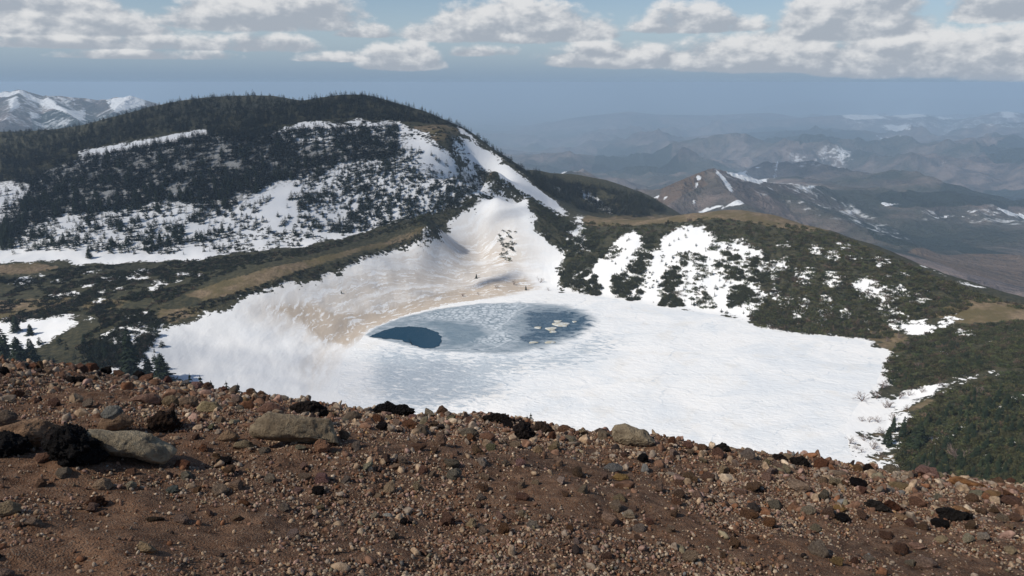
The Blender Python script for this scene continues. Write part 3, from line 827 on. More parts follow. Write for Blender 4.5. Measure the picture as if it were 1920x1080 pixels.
far_snow_px = [
    [(-60, 176), (0, 172), (40, 167), (75, 176), (105, 190), (110, 203), (85, 200), (60, 190), (40, 178), (0, 183), (-60, 190)], [(60, 184), (110, 198), (150, 215), (165, 228), (150, 226), (118, 212), (80, 198)],
    [(15, 185), (35, 180), (38, 200), (20, 212)], [(48, 208), (70, 212), (80, 222), (60, 224)], [(195, 188), (220, 183), (250, 181), (280, 190), (270, 200), (240, 205), (215, 212), (205, 200)], [(160, 232), (182, 226), (178, 236)], [(120, 182), (150, 184), (140, 190)], [(130, 205), (165, 207), (160, 222), (140, 220)],
    [(1334, 315), (1348, 322), (1372, 348), (1376, 362), (1366, 358), (1352, 335)], [(1308, 328), (1316, 332), (1308, 352), (1300, 356)], [(1345, 318), (1400, 330), (1440, 342), (1425, 346), (1380, 334)],
    [(1302, 396), (1340, 385), (1392, 378), (1396, 383), (1345, 392), (1310, 399)], [(1222, 372), (1236, 366), (1232, 374)], [(1240, 368), (1252, 368), (1246, 376)], [(1295, 378), (1302, 374), (1304, 385)],
    [(1744, 405), (1788, 402), (1792, 408), (1750, 408)], [(1802, 391), (1830, 396), (1826, 400)], [(1866, 390), (1920, 402), (1930, 410), (1890, 404)], [(1650, 380), (1690, 382), (1660, 386)], [(1798, 402), (1812, 404), (1804, 412)],
    [(1560, 216), (1640, 214), (1665, 222), (1600, 226)], [(1660, 215), (1735, 213), (1740, 220), (1690, 222)], [(1655, 236), (1700, 232), (1706, 244), (1680, 246), (1650, 242)], [(1745, 216), (1790, 222), (1770, 226)], [(1870, 208), (1895, 207), (1910, 220), (1880, 222)], [(1640, 255), (1690, 256), (1660, 260)],
    [(1536, 298), (1548, 297), (1546, 302), (1530, 302)], [(1572, 278), (1584, 283), (1582, 300), (1574, 296)], [(1456, 297), (1461, 297), (1456, 322), (1452, 334), (1449, 333), (1455, 312)], [(1760, 310), (1776, 298), (1778, 301), (1762, 314)], [(1040, 328), (1060, 321), (1075, 322), (1050, 330), (1045, 338)],
    [(1416, 312), (1425, 312), (1424, 316), (1416, 316)], [(1500, 352), (1530, 348), (1530, 352), (1505, 355)]]
far_speck_px = [[(1350, 322), (1440, 341), (1545, 349), (1600, 385), (1720, 452), (1690, 455), (1600, 420), (1520, 400), (1460, 380), (1400, 360)], [(1530, 212), (1760, 210), (1920, 208), (1930, 240), (1760, 244), (1600, 240)], [(-60, 172), (40, 168), (290, 192), (220, 240), (0, 245), (-60, 240)], [(1480, 285), (1600, 280), (1600, 310), (1480, 310)], [(1720, 390), (1930, 392), (1930, 420), (1730, 414)]]
far_dark_px = [[(1610, 418), (1640, 416), (1700, 436), (1800, 452), (1900, 482), (1880, 490), (1760, 470), (1680, 462), (1640, 448)], [(1640, 362), (1760, 356), (1930, 352), (1930, 388), (1860, 384), (1740, 390), (1680, 388), (1640, 376)], [(1120, 275), (1260, 272), (1280, 320), (1200, 330), (1110, 320)], [(1390, 240), (1560, 238), (1640, 262), (1500, 275), (1400, 262)], [(1830, 265), (1930, 258), (1930, 310), (1850, 300)],  # conifer belts, plus cloud shadows painted as dark patches
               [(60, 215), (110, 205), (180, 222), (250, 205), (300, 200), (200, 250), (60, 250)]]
far_tan_px = [[(1215, 385), (1260, 345), (1310, 324), (1330, 345), (1290, 360), (1260, 380), (1240, 392)], [(1848, 486), (1876, 490), (1870, 498), (1852, 492)], [(1700, 470), (1920, 480), (1930, 540), (1800, 510)]]


def far_field(polys, cap=30.0):
    o = np.full(far.X.shape, -cap)
    for q in polys:
        w = far.poly(q)
        if len(w) > 2:
            o = np.maximum(o, np.clip(sdf(w, far.X, far.Y, 4000.0) / (far.Rr * 0.00072), -cap, cap))
    return o


mat_far, n = material("far_country")
p = n.pos()
x_, y_, z_ = n.xyz(p)
f1 = n.noise(p, 0.0011, 6, 0.62)
f2 = n.noise(p, 0.006, 6, 0.65)
f3 = n.noise(p, 0.03, 4, 0.65)
wood = n.mix(n.ramp(f2, 0.35, 0.65), (0.056, 0.047, 0.048), (0.24, 0.185, 0.165))
wood = n.mix(n.ramp(f1, 0.42, 0.62), wood, (0.048, 0.053, 0.042))
wood = n.mix(n.m('MULTIPLY', n.ramp(f3, 0.5, 0.7), 0.4), wood, (0.12, 0.092, 0.078))
conifer_shadow = n.m('MAXIMUM', n.ramp(n.m('ADD', n.attr('dark'), n.m('MULTIPLY', n.m('SUBTRACT', f2, 0.5), 14.0)), -1.5, 2.0), n.m('MULTIPLY', n.ramp(f1, 0.56, 0.62), 0.6))
c = n.mix(conifer_shadow, wood, (0.018, 0.026, 0.022))  # conifer tone; cloud shadows on the hills are put into it too
plain = n.ramp(z_, -950.0, -1150.0)
fieldc = n.mix(n.ramp(n.voro(p, 0.0016, 'F1', 'Color'), 0.3, 0.7), (0.06, 0.075, 0.045), (0.18, 0.17, 0.14))
c = n.mix(n.m('MULTIPLY', plain, n.ramp(f1, 0.42, 0.55)), c, fieldc)
c = n.mix(n.m('MULTIPLY', n.ramp(n.m('ADD', n.attr('tan'), n.m('MULTIPLY', n.m('SUBTRACT', f2, 0.5), 14.0)), -1.0, 2.0), 0.8), c, (0.135, 0.090, 0.062))
s1 = n.ramp(n.m('ADD', n.attr('snow'), n.m('ADD', n.m('MULTIPLY', n.m('SUBTRACT', f2, 0.5), 14.0), n.m('ADD', n.m('MULTIPLY', n.m('SUBTRACT', n.noise(p, 0.09, 4, 0.65), 0.5), 14.0), n.m('MULTIPLY', n.m('SUBTRACT', f3, 0.5), 14.0)))), 0.2, 1.8)
s2 = n.m('MULTIPLY', n.ramp(n.attr('speck'), -4.0, 6.0), n.ramp(n.m('ADD', n.m('MULTIPLY', f3, 0.5), n.m('MULTIPLY', f2, 0.5)), 0.50, 0.60))
c = n.mix(n.m('MAXIMUM', s1, n.m('MULTIPLY', s2, 0.75)), c, (0.80, 0.82, 0.85))
n.surface(c, 0.95, n.bump(n.m('ADD', f2, n.m('MULTIPLY', f3, 0.4)), 0.8, 90.0), 0.1)
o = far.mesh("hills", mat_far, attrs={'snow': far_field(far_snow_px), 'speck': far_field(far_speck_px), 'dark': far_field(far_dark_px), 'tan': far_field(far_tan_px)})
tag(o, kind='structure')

# ------------------------------------------------------------------ scree under the viewer's feet
sx, sy = np.meshgrid(np.arange(-17, 19, 0.035), np.exp(np.linspace(math.log(1.6), math.log(26), 420)))


def scree_full(x, y):
    return (scree_z(x, y) + 0.10 * fbm(x / 2.2, y / 2.2, 0, 3, 200) + 0.035 * fbm(x / .45, y / .45, 0, 3, 210))


sz = scree_full(sx, sy) + 0.012 * fbm(sx / .09, sy / .09, 0, 2, 220)
k = np.arange(sx.size).reshape(sx.shape)
q = np.stack([k[:-1, :-1], k[:-1, 1:], k[1:, 1:], k[1:, :-1]], -1).reshape(-1, 4)
mat_scree, n = material("cinder_soil")
p = n.pos()
a1 = n.noise(p, 0.55, 5, 0.6)
a2 = n.noise(p, 9.0, 6, 0.68)
a3 = n.noise(p, 60.0, 4, 0.7)
vc = n.voro(p, 85.0, 'F1', 'Color')
vd = n.voro(p, 85.0)
c = n.mix(n.ramp(a2, 0.35, 0.66), (0.086, 0.050, 0.033), (0.235, 0.140, 0.089))
c = n.mix(n.ramp(a1, 0.38, 0.66), c, n.mix(n.ramp(a2, 0.3, 0.7), (0.138, 0.071, 0.041), (0.275, 0.158, 0.094)))
grit = n.mix(n.ramp(n.xyz(vc)[0], 0.1, 0.9), (0.075, 0.050, 0.037), (0.26, 0.195, 0.14))
c = n.mix(n.m('MULTIPLY', n.ramp(n.xyz(vc)[1], 0.5, 0.62), n.ramp(vd, 0.55, 0.35)), c, grit)
h = n.m('ADD', n.m('MULTIPLY', a2, 1.0), n.m('ADD', n.m('MULTIPLY', a3, 0.45), n.m('MULTIPLY', vd, -0.35)))
n.surface(c, 0.95, n.bump(h, 0.9, 0.02), 0.1)
tag(mesh_obj("scree_slope", np.stack([sx, sy, sz], -1).reshape(-1, 3), q, mat_scree, smooth=True), kind='structure')


def scree_cast(px, py):
    x, y, z = (np.atleast_1d(v)[:, None] for v in ray(px, py))
    d = np.linspace(2.2, 13.0, 700)[None]
    X, Y, Zr = x / y * d, np.broadcast_to(d, (x.shape[0], 700)), z / y * d
    gap = Zr - scree_full(X, Y)
    hit = gap < 0
    kk = np.where(hit.any(1), hit.argmax(1), gap.argmin(1))
    i = np.arange(len(kk))
    return np.c_[X[i, kk], Y[i, kk], scree_full(X[i, kk], Y[i, kk])], hit.any(1)

# ------------------------------------------------------------------ stones
STONE = {'brown': (0.165, 0.094, 0.062), 'grey': (0.250, 0.200, 0.156), 'tan': (0.319, 0.231, 0.156), 'rust': (0.188, 0.091, 0.050), 'pink': (0.269, 0.173, 0.138), 'dark': (0.030, 0.022, 0.020), 'pale': (0.425, 0.338, 0.250), 'slate': (0.163, 0.160, 0.156), 'olive': (0.200, 0.169, 0.112), 'ochre': (0.250, 0.156, 0.077)}


def stone_template(sub, seed, facets=7, rough_=0.16):
    v, f = ICO[sub]
    r_ = np.random.default_rng(seed)
    v = v.copy()
    for _ in range(facets):
        nrm = r_.normal(size=3); nrm /= np.linalg.norm(nrm)
        d = r_.uniform(0.42, 0.85)
        over = np.maximum(v @ nrm - d, 0)
        v -= over[:, None] * nrm * 0.95
    dn = v / (np.linalg.norm(v, axis=1, keepdims=True) + 1e-9)
    o_ = seed * 3.7
    v = v * (1 + rough_ * fbm(dn[:, 0] * 1.6 + o_, dn[:, 1] * 1.6, dn[:, 2] * 1.6, 2, seed))[:, None]
    if sub >= 3:
        v = v * (1 + 0.035 * fbm(dn[:, 0] * 7 + o_, dn[:, 1] * 7, dn[:, 2] * 7, 3, seed + 5))[:, None]
    return v, f


def rock_shader(name, per_object, scoria=False):
    mt, n = material(name)
    p = n.new('ShaderNodeTexCoord').outputs['Object'] if per_object else n.pos()
    base_ = n.new('ShaderNodeObjectInfo').outputs['Color'] if per_object else n.attr('tint', 'Color')
    q1 = n.noise(p, 5.0 if per_object else 14.0, 5, 0.65)
    q2 = n.noise(p, 28.0 if per_object else 60.0, 5, 0.7)
    q3 = n.noise(p, 110.0, 3, 0.7)
    c = n.mix(n.ramp(q1, 0.32, 0.68), n.mix(1.0, base_, (0.60, 0.56, 0.53), 'MULTIPLY'), n.mix(1.0, base_, (1.5, 1.47, 1.40), 'MULTIPLY'))
    c = n.mix(n.m('MULTIPLY', n.ramp(q2, 0.54, 0.68), 0.55), c, n.mix(1.0, base_, (0.42, 0.38, 0.36), 'MULTIPLY'))
    c = n.mix(n.m('MULTIPLY', n.ramp(q2, 0.44, 0.32), 0.4), c, n.mix(1.0, base_, (1.45, 1.42, 1.35), 'MULTIPLY'))
    if scoria:
        c = n.mix(n.m('MULTIPLY', n.ramp(q1, 0.55, 0.75), 0.6), c, (0.055, 0.022, 0.012))
        h = n.m('ADD', n.m('MULTIPLY', n.voro(p, 26.0), 1.6), n.m('ADD', q2, n.m('MULTIPLY', q3, .6)))
    else:
        h = n.m('ADD', q1, n.m('ADD', n.m('MULTIPLY', q2, 0.8), n.m('MULTIPLY', q3, 0.3)))
    n.surface(c, 0.9, n.bump(h, 1.0, 0.05 if per_object else 0.008), 0.18)
    return mt


mat_rock = rock_shader("weathered_rock", True)
mat_scoria = rock_shader("black_scoria", True, True)
mat_gravel = rock_shader("gravel_stone", False)


def ell(cx_, cy_, w, h, k=14, sq=0.85):
    """an uneven rounded outline"""
    o_ = []
    for i in range(k):
        t = 2 * math.pi * i / k
        c_, s_ = math.cos(t), math.sin(t)
        e = 1 + 0.13 * (vnoise(math.cos(t) * 1.3 + cx_, math.sin(t) * 1.3 + cy_, 0.0, 3))
        o_.append((cx_ + w / 2 * math.copysign(abs(c_) ** sq, c_) * e, cy_ + h / 2 * math.copysign(abs(s_) ** sq, s_) * e))
    return o_


landmarks, short = [], []


def big_rock(outline, colr, label, name='boulder', depth=0.62, scoria=False, seed=1, facets=5, sink=0.10, cat=None, stack=0.0):
    o_ = np.array(outline, float)
    x0, x1, y0, y1 = o_[:, 0].min(), o_[:, 0].max(), o_[:, 1].min(), o_[:, 1].max()
    ccx, ccy = (x0 + x1) / 2, (y0 + y1) / 2
    foot, _ = scree_cast([ccx], [y1 - sink * (y1 - y0)])
    dist = float(foot[0, 1])                                    # depth of the foot
    rx, ry, rz = (float(v) for v in ray(ccx, ccy))
    fw = Vector((rx, ry, rz)).normalized()
    right = Vector((1, 0, 0)) - fw * fw.x
    right.normalize()
    upv = right.cross(fw)
    s_px = dist / ry / F * 1.0                                  # metres per view unit at that depth
    hw, hh = (x1 - x0) / 2 * s_px, (y1 - y0) / 2 * s_px
    Dp = depth * min(hw, hh * 1.5)
    sub = 5 if (x1 - x0) > 70 else 4
    v, f = ICO[sub]
    # outline radius by angle
    ox, oy = (o_[:, 0] - ccx) * s_px, -(o_[:, 1] - ccy) * s_px
    th = np.arctan2(oy, ox)
    order = np.argsort(th)
    th, rr_ = th[order], np.hypot(ox, oy)[order]
    th = np.r_[th[-3:] - 2 * np.pi, th, th[:3] + 2 * np.pi]
    rr_ = np.r_[rr_[-3:], rr_, rr_[:3]]
    phi = np.arctan2(v[:, 1], v[:, 0])
    rho = np.hypot(v[:, 0], v[:, 1])
    # linear outline in x, y between listed points
    k_ = np.clip(np.searchsorted(th, phi) - 1, 0, len(th) - 2)
    ax_, ay_ = rr_[k_] * np.cos(th[k_]), rr_[k_] * np.sin(th[k_])
    bx_, by_ = rr_[k_ + 1] * np.cos(th[k_ + 1]), rr_[k_ + 1] * np.sin(th[k_ + 1])
    den = (bx_ - ax_) * np.sin(phi) - (by_ - ay_) * np.cos(phi)
    Rphi = (ay_ * (bx_ - ax_) - ax_ * (by_ - ay_)) / np.where(np.abs(den) < 1e-9, 1e-9, den)
    Rphi = np.clip(np.abs(Rphi), 0.3 * rr_.min(), 1.05 * rr_.max())
    g_ = rho ** 0.82
    w = np.c_[Rphi * np.cos(phi) * g_, Rphi * np.sin(phi) * g_, v[:, 2] * Dp]
    rs = np.random.default_rng(seed + 900)
    size = max(hw, hh)
    for _ in range(facets + (0 if scoria else 2)):              # broken faces towards and away from the viewer
        nrm = rs.normal(size=3) * (0.7, 0.8, 1.0)
        nrm /= np.linalg.norm(nrm)
        sup = (w @ nrm).max()
        over = np.maximum(w @ nrm - sup * rs.uniform(0.72, 0.93), 0)
        w -= over[:, None] * nrm * 0.85
    dn = w / size
    if scoria:
        amp = 0.22 * fbm(dn[:, 0] * 3.2 + seed, dn[:, 1] * 3.2, dn[:, 2] * 3.2, 2, seed) + 0.16 * np.abs(fbm(dn[:, 0] * 9, dn[:, 1] * 9 + seed, dn[:, 2] * 9, 3, seed))
    else:
        amp = 0.09 * fbm(dn[:, 0] * 2.2 + seed, dn[:, 1] * 2.2, dn[:, 2] * 2.2, 4, seed) - 0.05 * np.abs(fbm(dn[:, 0] * 4.5, dn[:, 1] * 4.5, dn[:, 2] * 4.5 + seed, 3, seed + 3)) + 0.026 * fbm(dn[:, 0] * 11, dn[:, 1] * 11 + seed, dn[:, 2] * 11, 3, seed)
    w = w * (1 + amp)[:, None]
    M = Matrix((right, upv, -fw)).transposed().to_4x4()
    back = 0.45 * Dp
    Ld = dist / ry + back                                       # along the sight line to the heart of the stone
    ctr_ = Vector((rx, ry, rz)) * Ld * (1 - stack)
    # keep the seen size when set further back
    w = w * ((dist / ry + back) / (dist / ry))
    ob = mesh_obj(name, w, f, mat_scoria if scoria else mat_rock, smooth=True)
    M.translation = ctr_
    ob.matrix_world = M
    ob.color = (*(colr if scoria else [q_ * w_ for q_, w_ in zip(colr, (1.32, 1.26, 1.16))]), 1)
    tag(ob, label, cat or ('boulder' if 'boulder' in name else 'rock'))
    landmarks.append((ccx, ccy, x1 - x0, y1 - y0)); short.append(label)
    return ob


def z4(ox, oy, pts, s=4.0):
    return [(ox + a / s, oy + b / s) for a, b in pts]


K = STONE
big_rock(z4(0, 660, [(-60, 640), (0, 570), (120, 535), (270, 490), (340, 520), (430, 560), (470, 590), (430, 680), (380, 740), (280, 720), (200, 700), (100, 680), (0, 650)]), (0.235, 0.155, 0.105), "wide tan and pink slab boulder with an ochre face behind the black scoria lumps", seed=3, facets=7, depth=.9)
big_rock(z4(0, 660, [(590, 590), (680, 580), (850, 600), (1000, 595), (1110, 605), (1170, 665), (1250, 700), (1310, 750), (1320, 815), (1250, 860), (1140, 842), (1060, 815), (1000, 790), (900, 780), (800, 762), (730, 725), (650, 665)]), (0.27, 0.235, 0.18), "long low pale grey boulder with a rounded knob at its near end", seed=5, facets=4, depth=.75)
big_rock(z4(0, 660, [(370, 690), (420, 600), (500, 560), (580, 590), (650, 640), (720, 680), (745, 750), (700, 830), (620, 870), (520, 850), (430, 790)]), (0.016, 0.014, 0.014), "biggest black scoria lump leaning in front of the long pale boulder", name='scoria_block', scoria=True, seed=7, cat='lava rock', depth=.9)
big_rock(z4(0, 660, [(-60, 640), (0, 610), (80, 620), (160, 650), (200, 700), (160, 750), (60, 780), (-60, 790)]), (0.018, 0.016, 0.016), "black scoria lump at the edge under the tan and pink slab", name='scoria_block', scoria=True, seed=9, cat='lava rock', depth=.9)
big_rock(z4(0, 660, [(745, 590), (755, 520), (800, 470), (880, 450), (960, 470), (995, 520), (960, 570), (900, 600), (820, 600)]), (0.24, 0.165, 0.115), "rounded tan brown boulder carrying a blue grey stone on top", seed=11, facets=3)
big_rock(z4(0, 660, [(765, 470), (800, 410), (850, 402), (910, 410), (912, 450), (880, 490), (850, 508), (790, 500)]), (0.20, 0.205, 0.20), "small square blue grey stone resting on the rounded tan brown boulder", name='rock', seed=13, facets=6, stack=0.012, sink=-0.9, cat='rock')
big_rock(z4(0, 660, [(1120, 560), (1140, 500), (1200, 450), (1280, 440), (1340, 480), (1360, 550), (1280, 590), (1190, 605)]), (0.050, 0.030, 0.020), "dark brown crumbly scoria mound behind the knob of the long pale boulder", name='scoria_block', scoria=True, seed=15, cat='lava rock')
big_rock(z4(0, 660, [(935, 375), (1010, 335), (1090, 308), (1170, 305), (1215, 345), (1200, 390), (1110, 398), (1050, 370)]), K['pink'], "pinkish boulder with a pointed foot, first of the row of three", seed=17, facets=6)
big_rock(z4(0, 660, [(1210, 370), (1240, 335), (1290, 318), (1340, 350), (1340, 400), (1260, 410), (1215, 395)]), (0.235, 0.185, 0.125), "rounded tan boulder in the middle of the row of three", seed=19)
big_rock(z4(0, 660, [(1340, 350), (1390, 335), (1440, 325), (1480, 350), (1490, 410), (1420, 425), (1350, 400)]), (0.20, 0.15, 0.115), "brown boulder at the end of the row of three beside the pale block", seed=21)
big_rock(z4(0, 660, [(1475, 430), (1495, 380), (1530, 368), (1620, 375), (1670, 430), (1650, 455), (1540, 460)]), (0.30, 0.255, 0.165), "pale tan flat-topped block with a sharp edge", seed=23, facets=7)
big_rock(z4(0, 660, [(-20, 450), (40, 435), (100, 450), (128, 480), (110, 530), (20, 560), (-20, 550)]), (0.15, 0.12, 0.10), "grey brown round boulder cut off by the edge above the slab", seed=25)
big_rock(z4(0, 660, [(-20, 130), (20, 105), (60, 140), (65, 170), (30, 188), (-20, 190)]), K['dark'], "dark scoria lump on the skyline at the edge", name='scoria_block', scoria=True, seed=27, cat='lava rock')
big_rock(z4(0, 660, [(500, 200), (530, 180), (600, 180), (640, 200), (635, 240), (590, 252), (530, 230)]), K['dark'], "black flat scoria lump alone on the upper cinder slope", name='scoria_block', scoria=True, seed=29, cat='lava rock')
big_rock(z4(0, 660, [(265, 800), (280, 760), (390, 745), (410, 770), (340, 830), (280, 840)]), (0.165, 0.095, 0.07), "reddish wedge-shaped rock beside the biggest black scoria lump", name='rock', seed=31, facets=7)
big_rock(z4(0, 660, [(692, 1010), (730, 960), (770, 940), (830, 965), (848, 1000), (820, 1035), (760, 1046)]), (0.30, 0.225, 0.165), "pale rough rock alone in front of the long pale boulder", name='rock', seed=33)
big_rock(z4(0, 850, [(660, 380), (680, 335), (740, 325), (785, 365), (780, 400), (720, 412)]), (0.10, 0.045, 0.025), "rusty lump of cinder below the pale rough rock", name='rock', seed=35, scoria=True)
big_rock(z4(0, 850, [(-40, 400), (0, 370), (60, 355), (140, 390), (165, 420), (110, 455), (40, 475), (-40, 470)]), (0.30, 0.24, 0.165), "pale flattish rock cut by the edge on the lower cinder", name='rock', seed=37)
big_rock(z4(0, 850, [(1020, 685), (1060, 655), (1120, 680), (1175, 725), (1140, 748), (1080, 745)]), (0.33, 0.255, 0.17), "cream wedge of stone lying flat on the fine cinder", name='rock', seed=39, facets=7)
big_rock(z4(0, 850, [(1085, 490), (1130, 470), (1200, 475), (1250, 490), (1200, 510), (1120, 515)]), (0.05, 0.036, 0.026), "dark flat stone half sunk in the fine cinder", name='rock', seed=41)
big_rock(z4(0, 850, [(-20, 890), (40, 860), (95, 880), (110, 930), (-20, 940)]), (0.20, 0.15, 0.13), "greyish rock in the bottom corner of the slope", name='rock', seed=43)
big_rock(z4(400, 690, [(20, 530), (60, 490), (110, 460), (180, 495), (205, 525), (150, 550), (60, 555)]), (0.29, 0.205, 0.14), "pinkish tan wedge between the long pale boulder and the humped boulder", name='boulder', seed=45, facets=7)
big_rock(z4(400, 690, [(130, 590), (170, 555), (230, 540), (290, 555), (310, 590), (260, 610), (170, 612)]), (0.24, 0.20, 0.14), "flat tan rock just in front of the pinkish tan wedge", name='rock', seed=47)
big_rock(z4(400, 690, [(270, 480), (295, 420), (350, 370), (430, 342), (520, 352), (600, 350), (690, 368), (790, 378), (875, 378), (900, 430), (945, 510), (985, 585), (920, 575), (850, 545), (760, 545), (690, 560), (600, 556), (500, 552), (400, 545), (310, 522)]), (0.225, 0.185, 0.135), "largest boulder, humped and grey brown with a dark split end", seed=49, facets=1, depth=.85)
big_rock(z4(400, 690, [(280, 345), (340, 300), (390, 260), (440, 247), (500, 280), (560, 325), (540, 355), (420, 350), (340, 360)]), (0.20, 0.12, 0.095), "pink brown peaked boulder showing above the largest boulder", seed=51, facets=7)
big_rock(z4(400, 690, [(605, 300), (650, 260), (720, 245), (790, 270), (835, 320), (840, 370), (740, 375), (650, 355)]), K['dark'], "black craggy scoria behind the split end of the largest boulder", name='scoria_block', scoria=True, seed=53, cat='lava rock')
big_rock(z4(400, 690, [(752, 570), (790, 530), (850, 545), (890, 585), (870, 625), (810, 645), (765, 620)]), (0.27, 0.155, 0.105), "rust pink block leaning on the front of the largest boulder", name='rock', seed=55, facets=6)
big_rock(z4(400, 690, [(930, 470), (970, 455), (1010, 480), (1030, 520), (990, 548), (955, 520)]), (0.18, 0.125, 0.09), "brown three-sided rock touching the split end of the largest boulder", name='rock', seed=57, facets=7)
big_rock(z4(400, 690, [(960, 375), (1000, 330), (1060, 320), (1120, 345), (1115, 375), (1040, 398), (975, 395)]), (0.17, 0.14, 0.115), "grey boulder with a pink nose between two black scoria lumps", seed=59)
big_rock(z4(400, 690, [(1235, 310), (1270, 268), (1320, 258), (1370, 280), (1430, 272), (1490, 305), (1520, 335), (1430, 355), (1330, 352), (1245, 345)]), (0.014, 0.012, 0.012), "long jagged black scoria crest on the rim against the ice", name='scoria_block', scoria=True, seed=61, cat='lava rock')
big_rock(z4(400, 690, [(1670, 330), (1690, 290), (1715, 280), (1755, 310), (1765, 345), (1700, 358)]), (0.13, 0.082, 0.058), "brown peaked rock on the rim beside the long black scoria crest", name='rock', seed=63, facets=6)
big_rock(z4(400, 690, [(1275, 900), (1300, 850), (1330, 838), (1365, 870), (1372, 920), (1320, 945), (1280, 930)]), (0.30, 0.23, 0.165), "tan upright block alone on the middle cinder slope", name='rock', seed=65, facets=7)
big_rock(z4(400, 850, [(1265, 475), (1285, 450), (1330, 448), (1350, 475), (1310, 490)]), (0.38, 0.40, 0.40), "small pale blue stone below the tan upright block", name='rock', seed=66, facets=6)
big_rock(z4(400, 690, [(1660, 560), (1680, 500), (1730, 490), (1755, 530), (1740, 570), (1690, 585)]), (0.17, 0.115, 0.09), "round brown rock at the end of the stony band below the rim", name='rock', seed=67)
big_rock(z4(800, 740, [(650, 300), (670, 240), (720, 200), (770, 230), (810, 290), (790, 335), (720, 345), (660, 335)]), K['dark'], "black upright scoria in front of the pair of little firs", name='scoria_block', scoria=True, seed=69, cat='lava rock', depth=.9)
big_rock(z4(800, 740, [(415, 180), (470, 150), (530, 140), (600, 158), (680, 190), (680, 215), (580, 208), (480, 205)]), (0.022, 0.016, 0.014), "low black scoria on the rim before the pair of little firs", name='scoria_block', scoria=True, seed=71, cat='lava rock')
big_rock(z4(800, 740, [(805, 270), (815, 220), (860, 200), (910, 230), (960, 270), (950, 310), (880, 312)]), (0.075, 0.050, 0.038), "dark brown craggy rock on the rim just past the little firs", name='scoria_block', scoria=True, seed=73, cat='lava rock')
big_rock(z4(800, 740, [(1378, 300), (1400, 255), (1440, 222), (1490, 212), (1545, 238), (1600, 258), (1655, 258), (1700, 298), (1724, 350), (1718, 402), (1620, 400), (1500, 392), (1400, 352)]), (0.26, 0.22, 0.165), "big rounded grey tan boulder standing on the rim against the white lake", seed=75, facets=4, depth=.85)
big_rock(z4(800, 740, [(785, 420), (830, 372), (870, 395), (875, 430), (820, 440)]), (0.27, 0.20, 0.13), "tan three-cornered stone below the black upright scoria", name='rock', seed=77, facets=7)
big_rock(z4(800, 740, [(290, 980), (330, 930), (370, 925), (378, 980), (340, 1005)]), (0.33, 0.265, 0.175), "cream upright wedge low on the middle of the slope", name='rock', seed=79, facets=7)
big_rock(z4(800, 740, [(1320, 550), (1370, 510), (1440, 515), (1475, 550), (1460, 585), (1360, 580)]), (0.15, 0.155, 0.165), "blue grey stone below the big rounded rim boulder", name='rock', seed=81)
big_rock(z4(800, 740, [(1305, 510), (1350, 475), (1390, 490), (1400, 520), (1340, 530)]), (0.24, 0.15, 0.095), "pink brown stone touching the blue grey stone", name='rock', seed=82)
big_rock(z4(800, 740, [(1380, 620), (1430, 590), (1500, 600), (1515, 635), (1440, 648)]), (0.25, 0.17, 0.075), "ochre stone just in front of the blue grey stone", name='rock', seed=83)
big_rock(z4(800, 740, [(240, 270), (290, 245), (370, 250), (395, 295), (330, 325), (260, 310)]), (0.165, 0.145, 0.12), "grey rounded boulder in the stony band before the black rim scoria", seed=84)
big_rock(z4(800, 740, [(380, 310), (420, 282), (500, 285), (530, 330), (470, 355), (400, 340)]), (0.21, 0.12, 0.085), "rusty pink boulder next to the grey rounded boulder of the band", seed=85)
big_rock(z4(800, 740, [(62, 350), (75, 290), (110, 282), (150, 310), (150, 360), (110, 380)]), (0.155, 0.115, 0.09), "upright brown rock near the start of the stony band", name='rock', seed=86)
big_rock(z4(800, 740, [(1255, 270), (1290, 248), (1345, 255), (1360, 290), (1280, 300)]), (0.10, 0.078, 0.068), "dark grey rock on the rim beside the big rounded boulder", name='rock', seed=87)
big_rock(z4(1200, 800, [(545, 170), (580, 140), (620, 120), (665, 150), (680, 180), (610, 195)]), (0.03, 0.026, 0.022), "dark peaked scoria alone on the rim above the white lake", name='scoria_block', scoria=True, seed=88, cat='lava rock')
big_rock(z4(1200, 800, [(990, 240), (1010, 208), (1060, 205), (1105, 235), (1090, 262), (1020, 262)]), K['dark'], "black scoria on the rim half covering a pale round stone", name='scoria_block', scoria=True, seed=89, cat='lava rock')
big_rock(z4(1200, 800, [(1060, 210), (1090, 197), (1130, 205), (1145, 235), (1110, 245)]), (0.28, 0.225, 0.165), "pale round stone peeping out behind black rim scoria", name='rock', seed=90)
big_rock(z4(1200, 800, [(1120, 250), (1150, 228), (1220, 230), (1280, 265), (1280, 300), (1180, 295)]), (0.028, 0.022, 0.019), "low black scoria next to the pale round rim stone", name='scoria_block', scoria=True, seed=91, cat='lava rock')
big_rock(z4(1200, 800, [(1685, 320), (1690, 285), (1720, 278), (1745, 310), (1740, 335), (1700, 340)]), K['dark'], "black rounded scoria on the rim where the snow ends", name='scoria_block', scoria=True, seed=92, cat='lava rock')
big_rock(z4(1200, 800, [(1410, 335), (1440, 320), (1520, 325), (1575, 355), (1500, 385), (1430, 375)]), (0.23, 0.18, 0.145), "flat pinkish grey slab below the rim where the snow ends", seed=93, facets=7)
big_rock(z4(1200, 800, [(1205, 650), (1215, 600), (1280, 590), (1325, 620), (1310, 660), (1250, 668)]), (0.205, 0.18, 0.145), "grey green round stone among ochre stones on the stony slope", name='rock', seed=94)
big_rock(z4(1200, 800, [(1100, 630), (1120, 580), (1160, 560), (1195, 600), (1180, 640)]), (0.26, 0.15, 0.10), "salmon pink rock beside the grey green round stone", name='rock', seed=95, facets=6)
big_rock(z4(1200, 800, [(1440, 610), (1470, 580), (1530, 590), (1555, 625), (1500, 645)]), (0.24, 0.155, 0.07), "ochre rounded rock behind pale rubble on the stony slope", name='rock', seed=96)
